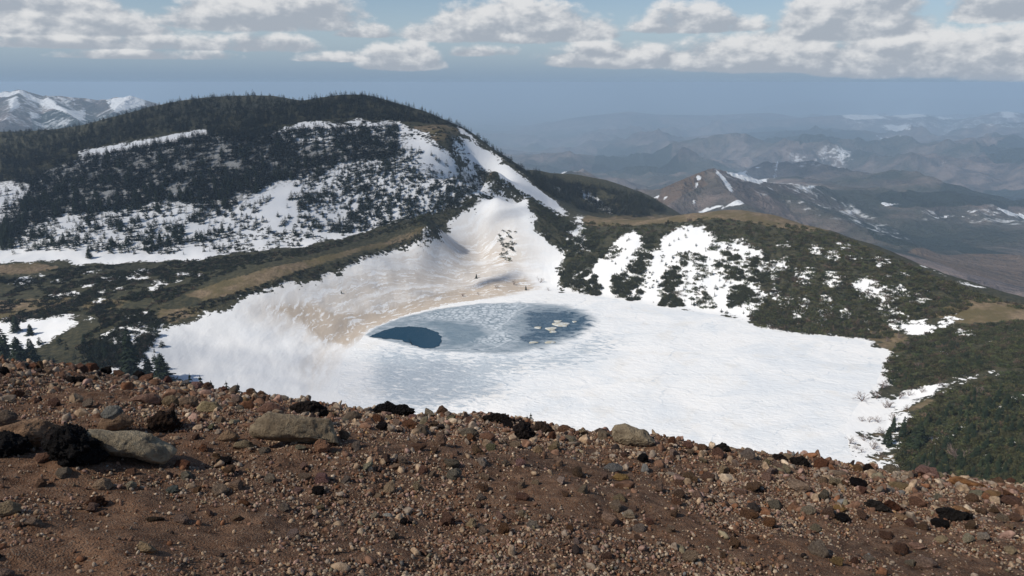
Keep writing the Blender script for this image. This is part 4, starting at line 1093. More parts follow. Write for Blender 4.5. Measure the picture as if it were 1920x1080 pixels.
big_rock(z4(1200, 800, [(800, 620), (815, 575), (860, 570), (900, 610), (880, 640)]), (0.06, 0.052, 0.05), "dark slate rock with a rusty neighbour on the stony slope", name='rock', seed=97)
big_rock(z4(1560, 850, [(1035, 245), (1050, 210), (1110, 198), (1170, 215), (1250, 250), (1310, 275), (1370, 305), (1300, 318), (1200, 300), (1100, 290)], 4.694), (0.24, 0.125, 0.06), "orange rust peaked boulder on the rim under the dark pine slope", seed=98, facets=7, depth=.9)
big_rock(z4(1560, 850, [(1205, 370), (1230, 330), (1300, 318), (1340, 340), (1310, 385), (1240, 395)], 4.694), (0.205, 0.20, 0.155), "grey green flat stone leaning on an orange boulder", name='rock', seed=99)
big_rock(z4(1560, 850, [(1300, 385), (1330, 340), (1400, 315), (1480, 335), (1490, 370), (1420, 395)], 4.694), (0.25, 0.16, 0.09), "tan orange boulder behind the grey green flat stone", seed=100)
big_rock(z4(1560, 850, [(930, 540), (950, 490), (1040, 480), (1120, 510), (1195, 540), (1180, 600), (1060, 605), (960, 580)], 4.694), (0.028, 0.024, 0.022), "black broad scoria block in the rubble of the far slope", name='scoria_block', scoria=True, seed=101, cat='lava rock', depth=.9)
big_rock(z4(1560, 850, [(1050, 480), (1080, 455), (1150, 470), (1200, 505), (1180, 525), (1100, 510)], 4.694), (0.27, 0.16, 0.09), "orange stone lying against the broad black scoria block", name='rock', seed=102)
big_rock(z4(1560, 850, [(895, 760), (920, 730), (980, 722), (1022, 745), (1000, 780), (940, 790)], 4.694), (0.33, 0.27, 0.185), "pale cream rock below the broad black scoria block", name='rock', seed=103)
big_rock(z4(1560, 850, [(680, 800), (710, 775), (780, 790), (830, 825), (790, 850), (720, 845)], 4.694), (0.24, 0.155, 0.13), "pink flat rock near the pale cream rock", name='rock', seed=104)
big_rock(z4(1560, 850, [(1515, 850), (1540, 815), (1600, 815), (1625, 860), (1580, 895), (1530, 890)], 4.694), (0.30, 0.245, 0.17), "light rounded boulder with a mossy side low on the far slope", seed=105)
big_rock(z4(1560, 850, [(485, 290), (500, 250), (560, 245), (660, 265), (700, 300), (620, 325), (520, 320)], 4.694), (0.20, 0.155, 0.095), "olive tan flat boulder with an ochre cap near the rim", seed=106)
big_rock(z4(1560, 850, [(530, 580), (560, 540), (610, 525), (660, 560), (640, 590)], 4.694), (0.28, 0.19, 0.125), "tan pointed rock left of a purple grey stone in the rubble", name='rock', seed=107, facets=7)
big_rock(z4(1560, 850, [(360, 310), (400, 278), (450, 295), (490, 330), (430, 345)], 4.694), (0.27, 0.185, 0.135), "pinkish tan rock below the rim beside the olive flat boulder", name='rock', seed=108, facets=6)
big_rock(z4(1560, 850, [(300, 440), (360, 405), (430, 425), (490, 490), (440, 520), (350, 490)], 4.694), (0.045, 0.038, 0.033), "dark ridge-backed rock in the middle of the rubble", name='scoria_block', seed=109, scoria=True, cat='lava rock')
big_rock(z4(1560, 850, [(470, 440), (520, 410), (570, 450), (620, 490), (560, 520), (490, 500)], 4.694), (0.11, 0.045, 0.025), "rusty red broken rock joined to the dark ridge-backed one", name='rock', seed=110, scoria=True)

# the other stones one can count: shared meshes, each its own object
NM = len(landmarks)
lm = np.array(landmarks)
stone_meshes = []
for i in range(16):
    v, f = stone_template(3, 300 + i, 11 if i < 13 else 5, 0.20)
    stone_meshes.append(mesh_obj("rock", v, f, mat_rock, smooth=False, link=False))
scoria_meshes = []
for i in range(5):
    v, f = stone_template(4, 400 + i, 3, 0.25)
    dn = v / (np.linalg.norm(v, axis=1, keepdims=True))
    v = v * (1 + 0.14 * np.abs(fbm(dn[:, 0] * 4 + i, dn[:, 1] * 4, dn[:, 2] * 4, 3, i)))[:, None]
    scoria_meshes.append(mesh_obj("scoria_block", v, f, mat_scoria, smooth=True, link=False))
colour_words = {'brown': "brown", 'grey': "grey", 'tan': "tan", 'rust': "rusty", 'pink': "pinkish", 'dark': "black", 'pale': "pale", 'slate': "slate grey", 'olive': "olive", 'ochre': "ochre"}
colour_keys = list(colour_words)
colour_p = np.array([.29, .18, .20, .07, .12, .03, .04, .02, .04, .02]); colour_p /= colour_p.sum()


def rim_py(px):
    return np.interp(px, [0, 300, 480, 700, 960, 1200, 1440, 1650, 1920], [682, 700, 737, 768, 796, 822, 858, 885, 905])


STOPS = (" with ", " cut ", " carrying ", " half ", " in ", " beside ", " behind ", " on ", " at ", " below ", " under ", " next ", " alone", " among ", " leaning ", " resting ", " lying ", " showing ", " standing ", " against ", " near ", " touching ", " just ", " joined ", " between ", " of the row", " peeping ", " left of ", " before ", " low ", ", ")


def brief(txt, n_):
    """the first words of a label, up to its n_-th qualifying phrase"""
    cuts = sorted({txt.find(q_) for q_ in STOPS if txt.find(q_) > 6})
    return txt[:cuts[n_]] if n_ < len(cuts) else txt


refs = []
for a_ in short:
    n_ = 0
    while n_ < 4 and any(b_ != a_ and b_.startswith(brief(a_, n_)) for b_ in short):
        n_ += 1
    refs.append(brief(a_, n_).rstrip(','))
picked, tries = [], 0
while len(picked) < 232 and tries < 20000:
    tries += 1
    px = rng.uniform(4, 1916)
    t = rng.random()
    t = t ** (2.4 if px < 700 else 1.9)
    py = rim_py(px) + 4 + (t ** 1.5) * (1070 - rim_py(px)) * (0.95 if px > 1000 else 0.8)
    size = rng.uniform(13, 24) * (1.25 if rng.random() < .2 else 1)
    if px > 1350:
        size *= 1.15
    if ((np.abs(lm[:, 0] - px) < lm[:, 2] / 2 + size * .45) & (np.abs(lm[:, 1] - py) < lm[:, 3] / 2 + size * .3)).any():
        continue
    if any(abs(a - px) < (s + size) * .46 and abs(b - py) < (s + size) * .3 for a, b, s, _ in picked):
        continue
    near_rim = py < rim_py(px) + 26
    pr = colour_p.copy()
    if near_rim:
        pr[5] *= 6; pr[0] *= 1.4; pr[6] *= .3
    picked.append((px, py, size, rng.choice(colour_keys, p=pr / pr.sum())))
pk = np.array([(a, b) for a, b, *_ in picked])
foot, _ = scree_cast(pk[:, 0], pk[:, 1])
size_words = lambda s: "small" if s < 17 else ("middling" if s < 22 else "large")
records = []
for i, (px, py, size, ck) in enumerate(picked):
    sc = size / F * foot[i, 1] / float(ray(px, py)[1]) * 0.5 * 1.25
    dark = ck == 'dark'
    me = scoria_meshes[rng.integers(5)] if dark else stone_meshes[rng.integers(16)]
    ob = bpy.data.objects.new("scoria_block" if dark else "rock", me)
    COL.objects.link(ob)
    flat = rng.uniform(.62, .95)
    ax = (sc * rng.uniform(.85, 1.15), sc * rng.uniform(.8, 1.1), sc * flat)
    ob.matrix_world = Matrix.Translation(Vector(foot[i]) + Vector((0, sc * .4, ax[2] * .35))) @ Matrix.Rotation(rng.uniform(0, 6.28), 4, 'Z') @ Matrix.Rotation(rng.uniform(-.35, .35), 4, 'X') @ Matrix.Diagonal((*ax, 1))
    cc = np.array(K[ck]) * rng.uniform(.95, 1.45) * (.6 if dark else 1.0) * rng.uniform(.92, 1.08, 3)
    ob.color = (*cc, 1)
    # say which one: by look and by the marked stone it lies next to
    d_ = np.hypot((lm[:, 0] - px), (lm[:, 1] - py) * 1.6) - lm[:, 2] * .4
    j = int(d_.argmin())
    dx_, dy_ = px - lm[j, 0], py - lm[j, 1]
    rel = "in front of" if dy_ > lm[j, 3] * .45 and abs(dx_) < lm[j, 2] * .8 + 12 else ("behind" if dy_ < -lm[j, 3] * .45 and abs(dx_) < lm[j, 2] * .8 + 12 else ("to the left of" if dx_ < 0 else "to the right of"))
    records.append((ob, size_words(size), colour_words[ck], "flat" if flat < .72 else ("rounded" if me in stone_meshes[13:] else "angular"), rel, j, d_[j], 'lava rock' if dark else 'rock', py < rim_py(px) + 14))


from collections import defaultdict
groups_ = defaultdict(list)
for r_ in records:
    groups_[(r_[2], r_[4], r_[5])].append(r_)
for key, rs_ in groups_.items():
    rs_.sort(key=lambda q: q[6])
    for m_, (ob, sw, cw, shp, rel, j, dd, cat, on_rim) in enumerate(rs_):
        noun = "scoria lump" if cat == 'lava rock' else "rock"
        ordw = "" if len(rs_) == 1 else ("nearest ", "second ", "third ", "fourth ", "fifth ", "sixth ", "seventh ", "eighth ")[min(m_, 7)]
        ref = refs[j]
        lab = f"{ordw}{sw} {cw} {shp} {noun} {rel} the {ref}"
        if len(lab.split()) > 16:
            lab = lab.replace(f" {shp} ", ' ', 1).replace('in front of', 'before')
        tag(ob, ' '.join(lab.split()[:16]), cat, "loose rocks on the cinder slope")

# gravel: more than one could count
def scatter(N, y0, y1, bias, base_d):
    y = y0 + (y1 - y0) * rng.random(N) ** bias
    x = (rng.random(N) * 2 - 1) * (0.80 * y + 2.6)
    dens_ = base_d + 1.0 * fbm(x / 1.1, y / 0.8, 0, 3, 500) + 0.34 * sm(x / y, -.3, .7) + 0.50 * sm(y, 5, 8)
    kp = rng.random(N) < np.clip(dens_, .08, 1)
    return x[kp], y[kp]


g_parts = []
for N, y0, y1, bias, s0, s1, sub in ((195000, 2.4, 12.0, .85, .005, .012, 0), (115000, 2.4, 12.2, .9, .008, .020, 0), (15000, 3.0, 12.4, .42, .020, .042, 1), (3500, 5.2, 12.4, .45, .042, .078, 2)):
    x, y = scatter(N, y0, y1, bias, (.42 if s0 < .012 else .30))
    N = len(x)
    s_ = s0 * (s1 / s0) ** (rng.random(N) ** 1.6)
    tpl = [stone_template(sub, 600 + 10 * sub + i, 6 if sub else 0, .22) for i in range(8)]
    M_ = rand_rot(N) * (s_[:, None] * np.stack([rng.uniform(.8, 1.5, N), rng.uniform(.7, 1.1, N), rng.uniform(.5, .9, N)], -1))[:, None, :]
    z = scree_full(x, y) + s_ * .35
    pal = np.array([K[k_] for k_ in colour_keys])
    pr = np.array([.33, .17, .22, .06, .11, .03, .06, .01, .02, .01])
    cc = pal[rng.choice(len(pal), N, p=pr / pr.sum())] * rng.uniform(.85, 1.55, (N, 1))
    g_parts.append(merge(tpl, rng.integers(0, 8, N), np.c_[x, y, z], M_, cc))
off, vs, fs, cs = 0, [], [], []
for v, f, c in g_parts:
    vs.append(v); fs.append(f + off); cs.append(c); off += len(v)
tag(mesh_obj("gravel", np.concatenate(vs), np.concatenate(fs), mat_gravel, colors=np.concatenate(cs)), kind='stuff')
# ------------------------------------------------------------------ plants
mat_crown, n = material("fir_needles")
p = n.new('ShaderNodeTexCoord').outputs['Object']
rnd = n.new('ShaderNodeObjectInfo').outputs['Random']
q1 = n.noise(p, 1.3, 3, 0.6)
c = n.mix(n.ramp(q1, 0.35, 0.65), (0.016, 0.026, 0.016), (0.044, 0.062, 0.030))
c = n.mix(n.m('MULTIPLY', rnd, 0.5), c, (0.034, 0.042, 0.020))
n.surface(c, 0.8, None, 0.15)
mat_bark, n = material("conifer_bark")
n.surface(n.mix(n.noise(n.new('ShaderNodeTexCoord').outputs['Object'], 6.0), (0.05, 0.040, 0.034), (0.12, 0.10, 0.088)), 0.95)
mat_mass, n = material("massed_foliage")
q1 = n.noise(n.pos(), 0.9, 3, 0.6)
c = n.mix(n.ramp(q1, 0.3, 0.7), n.mix(1.0, n.attr('tint', 'Color'), (0.65, 0.68, 0.68), 'MULTIPLY'), n.mix(1.0, n.attr('tint', 'Color'), (1.35, 1.32, 1.2), 'MULTIPLY'))
n.surface(c, 0.85, None, 0.12)
mat_pine, n = material("dwarf_pine_needles")
p = n.new('ShaderNodeTexCoord').outputs['Object']
q1 = n.noise(p, 2.2, 3, 0.6)
rnd = n.new('ShaderNodeObjectInfo').outputs['Random']
c = n.mix(n.ramp(q1, 0.35, 0.65), (0.036, 0.039, 0.018), (0.100, 0.096, 0.046))
c = n.mix(n.m('MULTIPLY', rnd, 0.45), c, (0.060, 0.056, 0.027))
n.surface(c, 0.85, None, 0.12)
mat_twig, n = material("bare_twigs")
n.surface(n.mix(n.noise(n.new('ShaderNodeTexCoord').outputs['Object'], 3.0), (0.16, 0.115, 0.10), (0.30, 0.23, 0.20)), 0.9)


def fir_crown(seed, whorls, per, spread=.26, twigs=0, ragged=.3):
    """tiers of drooping branches, one unit tall"""
    r_ = np.random.default_rng(seed)
    V_, F_ = [], []
    lean = r_.uniform(-.03, .03, 2)

    def blade(a, b, wdt, side):
        k_ = len(V_)
        mid_ = a * .45 + b * .55
        V_.extend([a, mid_ + side * wdt, b, mid_ - side * wdt])
        F_.extend([(k_, k_ + 1, k_ + 2), (k_, k_ + 2, k_ + 3)])
    bare = r_.uniform(.06, .16)
    for w_ in range(whorls):
        t = bare + (1 - bare) * (w_ / whorls) ** .92
        rad = spread * (1 - t) ** .75 * r_.uniform(1 - ragged, 1 + ragged * .5) + .022
        for b_ in range(per):
            if r_.random() < .10 + ragged * .2:
                continue
            az = 2 * math.pi * (b_ + r_.uniform(-.35, .35)) / per + w_ * 1.9
            rr = rad * r_.uniform(.7, 1.15)
            o_ = np.array([math.cos(az), math.sin(az), 0.0])
            sd_ = np.array([-o_[1], o_[0], 0.0])
            base_ = np.array([lean[0] * t, lean[1] * t, t])
            tip = base_ + o_ * rr + np.array([0, 0, -rr * r_.uniform(.15, .55) + .02])
            blade(base_ + np.array([0, 0, .02]), tip, rr * r_.uniform(.24, .36), sd_)
            blade(base_ + np.array([0, 0, .015]), tip + np.array([0, 0, -.012]), rr * .16, np.array([0, 0, 1.0]) + sd_ * .2)
            for q_ in range(twigs):
                u = r_.uniform(.35, .95)
                a_ = base_ * (1 - u) + tip * u
                sgn = r_.choice([-1, 1])
                b2 = a_ + sd_ * sgn * rr * r_.uniform(.2, .4) + o_ * rr * .18 + np.array([0, 0, r_.uniform(-.03, .015)])
                blade(a_, b2, rr * .10, o_ * .7 + np.array([0, 0, .5]))
    top = np.array([lean[0], lean[1], 1.0])
    blade(top - np.array([0, 0, .12]), top + np.array([0, 0, .02]), .014, np.array([1.0, 0, 0]))
    blade(top - np.array([0, 0, .12]), top + np.array([0, 0, .02]), .014, np.array([0, 1.0, 0]))
    return np.array(V_), np.array(F_)


def trunk_mesh(seed):
    V_, F_ = [], []
    for k_, (z, r__) in enumerate(((-.06, .022), (.0, .02), (.45, .012), (.97, .002))):
        for a in range(6):
            V_.append((r__ * math.cos(a * math.pi / 3), r__ * math.sin(a * math.pi / 3), z))
    for k_ in range(3):
        for a in range(6):
            b = (a + 1) % 6
            F_.append((k_ * 6 + a, k_ * 6 + b, k_ * 6 + 6 + b)); F_.append((k_ * 6 + a, k_ * 6 + 6 + b, k_ * 6 + 6 + a))
    return np.array(V_), np.array(F_)


def pine_bush(seed, tufts, spikes, flat=.75, lean=.25):
    """a mound of upswept needle tufts, about one unit across and flat units tall"""
    r_ = np.random.default_rng(seed)
    V_, F_ = [], []
    lobes = [(r_.uniform(-.3, .3), r_.uniform(-.3, .3), r_.uniform(.22, .36), r_.uniform(.6, 1.0)) for _ in range(5)] + [(0, 0, .42, 1.0)]
    for _ in range(tufts):
        lx, ly, lr_, lh = lobes[r_.integers(len(lobes))]
        a, e = r_.uniform(0, 2 * math.pi), math.asin(r_.uniform(-.05, 1))
        nrm = np.array([math.cos(a) * math.cos(e), math.sin(a) * math.cos(e), math.sin(e)])
        c_ = np.array([lx + nrm[0] * lr_, ly + nrm[1] * lr_, max(nrm[2] * lr_ * 1.9 * flat * lh, -.02) + .04]) * r_.uniform(.72, 1.05)
        d_ = nrm * .6 + np.array([lean * .3, 0, .85])
        d_ /= np.linalg.norm(d_)
        for s__ in range(spikes):
            dd = d_ + r_.normal(size=3) * .45
            dd /= np.linalg.norm(dd)
            side = np.cross(dd, r_.normal(size=3)); side /= np.linalg.norm(side) + 1e-9
            L = r_.uniform(.10, .20)
            k_ = len(V_)
            V_.extend([c_ - side * L * .36, c_ + side * L * .36, c_ + dd * L])
            F_.append((k_, k_ + 1, k_ + 2))
    return np.array(V_), np.array(F_)


def bare_shrub(seed, stems=7):
    r_ = np.random.default_rng(seed)
    V_, F_ = [], []

    def stick(a, b, ra, rb):
        d_ = b - a
        s1 = np.cross(d_, (0.3, 0.1, 1)); s1 /= np.linalg.norm(s1) + 1e-9
        s2 = np.cross(d_, s1); s2 /= np.linalg.norm(s2) + 1e-9
        k_ = len(V_)
        for q_, rr in ((a, ra), (b, rb)):
            for t in (0, 2.09, 4.19):
                V_.append(q_ + (s1 * math.cos(t) + s2 * math.sin(t)) * rr)
        for t in range(3):
            u = (t + 1) % 3
            F_.extend([(k_ + t, k_ + u, k_ + 3 + u), (k_ + t, k_ + 3 + u, k_ + 3 + t)])

    def grow(a, d_, L, rad, lev):
        b = a + d_ * L
        stick(a, b, rad, rad * .7)
        if lev == 0:
            return
        for _ in range(r_.integers(2, 4)):
            nd = d_ + r_.normal(size=3) * .42 + np.array([0, 0, .12])
            nd /= np.linalg.norm(nd)
            grow(a + d_ * L * r_.uniform(.6, 1.0), nd, L * r_.uniform(.55, .8), rad * .62, lev - 1)
    for _ in range(stems):
        d_ = np.array([r_.normal() * .55, r_.normal() * .55, 1.0]); d_ /= np.linalg.norm(d_)
        grow(np.zeros(3), d_, r_.uniform(.26, .42), .018, 3)
    return np.array(V_), np.array(F_)


def sample_px(poly, N, clump=0.0, scale=25.0, seed=0, d0=150, snow=None):
    """points of the ground seen inside an outline of the view"""
    poly = [tuple(q) for q in poly]
    a = np.array(poly)
    out = np.zeros((0, 5))
    for _ in range(8):
        M_ = int(N * 2.2) + 50
        px, py = rng.uniform(a[:, 0].min(), a[:, 0].max(), M_), rng.uniform(a[:, 1].min(), a[:, 1].max(), M_)
        ins = in_poly(poly, px, py)
        px, py = px[ins], py[ins]
        if not len(px):
            continue
        w, ok = basin.cast(px, py, d0, 260)
        if clump:
            v_ = fbm(w[:, 0] / scale, w[:, 1] / scale, 0, 3, seed + 700)
            ok &= (v_ * .5 + .5 + rng.uniform(-.25, .25, len(v_))) > clump
        if snow is not None:
            sn = basin.sample(w[:, 0], w[:, 1], SNOW_GRID)
            ok &= rng.random(len(sn)) < np.maximum(np.exp(-np.maximum(sn - snow[0], 0) / 3.5), snow[1])
        out = np.r_[out, np.c_[w, px, py][ok]]
        if len(out) >= N:
            break
    return out[:N]


def where_slope(px, py):
    if px < 1712 and py > 780:
        return "at the snowy shore"
    if py > 850:
        return "just above the cinder rim"
    if py < 660:
        return "below the tan meadow"
    streak_y = 745 - (px - 1690) * .26
    if abs(py - streak_y) < 26:
        return "along the snow streak"
    if py < streak_y:
        return "by the corner of the lake" if px < 1740 else "above the snow streak"
    return "below the snow streak, lake side" if px < 1790 else "below the snow streak, far side"


def where_clump(px, py):
    rows_ = "nearest the ice" if py > 540 else ("halfway up" if py > 490 else "uppermost")
    for lim, txt in ((1138, "first dark clump past the snow bowl"), (1236, "second dark clump past the snow bowl"), (1292, "third dark strip past the snow bowl"), (1336, "short clump after the third strip"), (1398, "scattered clump mid white slope")):
        if px < lim:
            return f"{rows_} in the {txt}"
    return f"{rows_} in the last clump before the thicket"


def where_hill(px, py):
    r_ = "directly under the upper snow stripe" if py < 300 else ("in the middle of the wood" if py < 350 else "at the lower edge of the wood")
    return r_ + (", far from the lake" if px < 240 else (", above the boggy shelf" if px < 480 else ", toward the bare hilltop"))


def where_near(px, py):
    return "by the snow patch" if px < 130 else ("beside the bowl snow" if px > 235 else "in the clump's middle")


def view_of(xyz):
    x, y, z = xyz[..., 0], xyz[..., 1], xyz[..., 2]
    dep = y * CP - z * SP
    return 960 + F * x / dep, 540 - F * (y * SP + z * CP) / dep, dep


# ---- firs
FIRS = [  # outline, how many, heights, clumping, look
    ([(0, 300), (150, 298), (230, 284), (330, 264), (400, 250), (480, 252), (540, 266), (640, 270), (748, 264), (742, 292), (700, 302), (640, 307), (600, 334), (540, 338), (500, 350), (425, 398), (380, 395), (340, 380), (300, 378), (240, 392), (180, 400), (120, 405), (60, 425), (24, 455), (0, 460)], 3000, (6.5, 11.5), 0.20, 'dense'),
    ([(0, 236), (100, 233), (200, 207), (290, 188), (450, 174), (600, 168), (700, 170), (762, 196), (882, 242), (895, 262), (862, 240), (800, 232), (745, 227), (640, 222), (560, 230), (530, 236), (490, 254), (400, 256), (378, 241), (300, 252), (200, 272), (100, 302), (0, 312)], 3300, (5, 8), 0.0, 'cap'),
    ([(150, 298), (380, 255), (560, 242), (745, 236), (750, 262), (640, 272), (480, 266), (330, 276), (200, 292)], 700, (5.5, 9.5), 0.34, 'shelf'),
    ([(0, 400), (120, 402), (300, 378), (425, 398), (560, 340), (745, 275), (800, 290), (900, 345), (880, 375), (800, 400), (700, 428), (560, 464), (380, 480), (0, 470)], 1150, (3.5, 8), 0.42, 'scattered'),
    ([(560, 340), (745, 275), (800, 285), (905, 340), (880, 378), (780, 412), (640, 440), (560, 430)], 950, (3.5, 7.5), 0.36, 'scattered'),
    ([(0, 430), (60, 425), (180, 402), (300, 380), (425, 400), (400, 450), (280, 470), (120, 470), (0, 480)], 260, (6, 10), 0.5, 'scattered'),
    ([(1000, 320), (1040, 338), (1120, 352), (1200, 366), (1250, 392), (1200, 408), (1150, 405), (1090, 395), (1040, 370), (1000, 345)], 900, (6, 10), 0.2, 'shoulder'),
    ([(890, 255), (935, 292), (975, 322), (1010, 345), (1000, 330), (960, 302), (905, 252)], 60, (5, 8), 0.0, 'shoulder'),
    ([(0, 655), (60, 640), (150, 640), (220, 600), (290, 605), (300, 640), (330, 700), (240, 712), (0, 690)], 90, (3, 7), 0.42, 'near'),
    ([(1690, 790), (1760, 770), (1830, 720), (1920, 710), (1920, 900), (1690, 905)], 230, (3, 7.0), 0.3, 'slope'),
    ([(1665, 720), (1690, 655), (1800, 640), (1850, 690), (1760, 710), (1700, 728)], 110, (2.5, 5), 0.3, 'slope'),
    ([(1060, 440), (1200, 440), (1330, 430), (1420, 440), (1560, 450), (1700, 520), (1760, 560), (1668, 630), (1500, 620), (1410, 600), (1240, 570), (1060, 545)], 300, (2.2, 4.6), 0.25, 'rim'),
]
TINTF = {'dense': (0.014, 0.018, 0.016), 'cap': (0.018, 0.022, 0.017), 'shelf': (0.02, 0.026, 0.02), 'scattered': (0.026, 0.034, 0.022), 'shoulder': (0.030, 0.032, 0.022), 'rim': (0.040, 0.048, 0.024), 'near': (0.020, 0.027, 0.017), 'slope': (0.040, 0.049, 0.025)}
gap_px = [(-40, 346), (40, 342), (62, 350), (50, 372), (24, 388), (8, 420), (-40, 432)]
rows = []
for zi, (poly, N, (h0, h1), cl, look) in enumerate(FIRS):
    s_ = sample_px(poly, N, cl, 22.0, zi)
    h = rng.uniform(h0, h1, len(s_)) * (0.75 + 0.35 * rng.random(len(s_)))
    for q_, hh in zip(s_, h):
        if in_poly(gap_px, q_[3], q_[4]) and rng.random() > .2:
            continue
        rows.append((*q_, hh, look))
special = [  # view point of the foot, height in view units, label
    (167, 484, 20, "round bushy fir standing alone on the open snow below the forest"), (31, 622, 34, "round dark fir on the snow patch by the boggy shelf"), (57, 628, 22, "low spreading fir beside the round dark one on the snow patch"),
    (248, 712, 104, "tallest fir, thin and crooked, rising behind the cinder slope"), (303, 718, 60, "broad cone-shaped fir at the edge of the bowl snow by the tall crooked one"), (281, 714, 48, "small fir squeezed between the tall crooked fir and the broad cone"), (12, 692, 80, "pointed dark fir behind the cinder slope at the edge"), (40, 692, 66, "bushy dark fir next to the pointed one at the edge"), (66, 690, 60, "third dark fir along the cinder slope from the edge"),
    (1674, 810, 34, "slim fir at the snowy shore in front of the pine slope"), (1692, 822, 46, "taller fir at the snowy shore beside the slim one"), (1664, 835, 40, "dark fir nearest the lake among the bare shrubs"), (1720, 838, 52, "light green fir on the shoulder of the pine slope"), (419, 388, 18, "big dark fir alone in the snow gap under the dense forest"), (417, 436, 22, "pair-like double fir at the front of the snow gap"),
    (893, 522, 9, "tiny fir in the middle of the dusty snow bowl"), (640, 550, 6, "tiny fir on the dusty snow above the lake edge"), (986, 544, 9, "little fir on the snow bank behind the thaw zone"),
]
fir_hi = [fir_crown(50 + i, 19, 8, .21 + .02 * (i % 4), 3, .25 + .06 * (i % 3)) for i in range(7)]
fir_lo = [fir_crown(80 + i, 9, 5, .22 + .03 * (i % 3), 0, .35) for i in range(6)]
crown_meshes = [mesh_obj("crown", v, f, mat_crown, link=False) for v, f in fir_hi]
tv_, tf_ = trunk_mesh(1)
trunk_me = mesh_obj("trunk", tv_, tf_, mat_bark, link=False)


def fir_tree(x, y, z, h, label, group, wide=1.0):
    e = bpy.data.objects.new("fir_tree", None)
    COL.objects.link(e)
    e.empty_display_size = .5
    e.location = (x, y, z)
    e.rotation_euler = (0, 0, rng.uniform(0, 6.28))
    e.scale = (h * wide, h * wide, h)
    for nm, me in (("trunk", trunk_me), ("crown", crown_meshes[rng.integers(len(crown_meshes))])):
        ch = bpy.data.objects.new(nm, me)
        COL.objects.link(ch)
        ch.parent = e
    tag(e, label, "fir tree", group)
    return e


for px, py, hp, lb in special:
    w, _ = basin.cast([px], [py], 120)
    w = w[0]
    h = hp / F * view_of(w)[2]
    fir_tree(w[0], w[1], w[2] - .1, h, lb, None, 1.6 if 'round' in lb or 'low' in lb or 'broad' in lb or 'bushy' in lb else (.95 if 'slim' in lb or 'thin' in lb else 1.25))
# tips of little firs that stand just over the lip of the cinder slope
for px, py, lb in [(352, 700, "first tiny fir tip over the lip of the cinder slope"), (372, 703, "second tiny fir tip over the lip, taller than its neighbours"), (397, 712, "third tiny fir tip over the lip of the cinder slope"), (424, 713, "fourth tiny fir tip, beside a dark rim stone"), (445, 719, "last tiny fir tip over the lip toward the lake"),
                   (989, 778, "left one of the pair of little firs behind the black upright scoria"), (997, 774, "taller right one of the pair of little firs behind black scoria")]:
    d_ = 44.0 + rng.uniform(-2, 2)
    t_ = P(px, py, d=d_)
    zb = float(basin.sample(np.array(t_[0]), np.array(t_[1])))
    fir_tree(t_[0], t_[1], zb - .05, max(t_[2] - zb, 1.2), lb, None, .62)
# largest in view as trees of their own, the rest as one wood
fx = np.array([r_[:5] for r_ in rows])
fh = np.array([r_[5] for r_ in rows])
flook = np.array([r_[6] for r_ in rows])
dep = view_of(fx[:, :3])[2]
seen = fh / dep * F
seen = np.where(flook == 'cap', seen * .8, seen)
order = np.argsort(-seen)
NIND = 270
zone_txt = {'dense': "dark fir in the dense wood across the hillside", 'cap': "fir in the dark wood capping the hilltop", 'shelf': "fir on the narrow snow shelf under the hilltop wood", 'scattered': "dark fir standing on the snowy lower hillside", 'shoulder': "fir on the far wooded shoulder behind the saddle",
            'near': "dark fir in the clump just beyond the cinder slope", 'slope': "green fir poking out of the dwarf pines by the shore", 'rim': "small upright fir among snow patches of the right rim"}
zone_grp = {'dense': 'hillside wood', 'cap': 'hilltop wood', 'shelf': 'snow shelf', 'scattered': 'snowy hillside', 'shoulder': 'wooded shoulder', 'near': 'clump beyond the cinder slope', 'slope': 'green slope by the shore', 'rim': 'right rim'}
for i in order[:NIND]:
    hw_ = "tall" if seen[i] > 28 else ("middle-sized" if seen[i] > 20 else "short")
    wh_ = {'slope': where_slope, 'dense': where_hill, 'near': where_near}.get(flook[i])
    wh_ = (" " + wh_(fx[i, 3], fx[i, 4])) if wh_ else ""
    kind_ = {'slope': "green fir among dwarf pines", 'dense': "dark hillside fir", 'near': "dark fir beyond the cinder slope"}.get(flook[i], zone_txt[flook[i]])
    fir_tree(fx[i, 0], fx[i, 1], fx[i, 2] - .15, fh[i], f"{hw_} {kind_}{wh_}", f"{hw_} firs, {zone_grp[flook[i]]}{wh_}", rng.uniform(1.15, 1.6))
rest = order[NIND:]
N = len(rest)
hh = fh[rest]
M_ = rotz(rng.uniform(0, 6.28, N)) * (np.stack([hh * rng.uniform(1.1, 2.2, N), hh * rng.uniform(1.1, 2.2, N), hh * rng.uniform(.7, 1.15, N)], -1))[:, None, :]
cc = np.array([TINTF[k_] for k_ in flook[rest]]) * rng.uniform(.6, 1.35, (N, 1)) * rng.uniform(.92, 1.08, (N, 3))
v, f, c = merge(fir_lo, rng.integers(0, len(fir_lo), N), fx[rest, :3] - (0, 0, .2), M_, cc)
tag(mesh_obj("fir_forest", v, f, mat_mass, colors=c), kind='stuff')

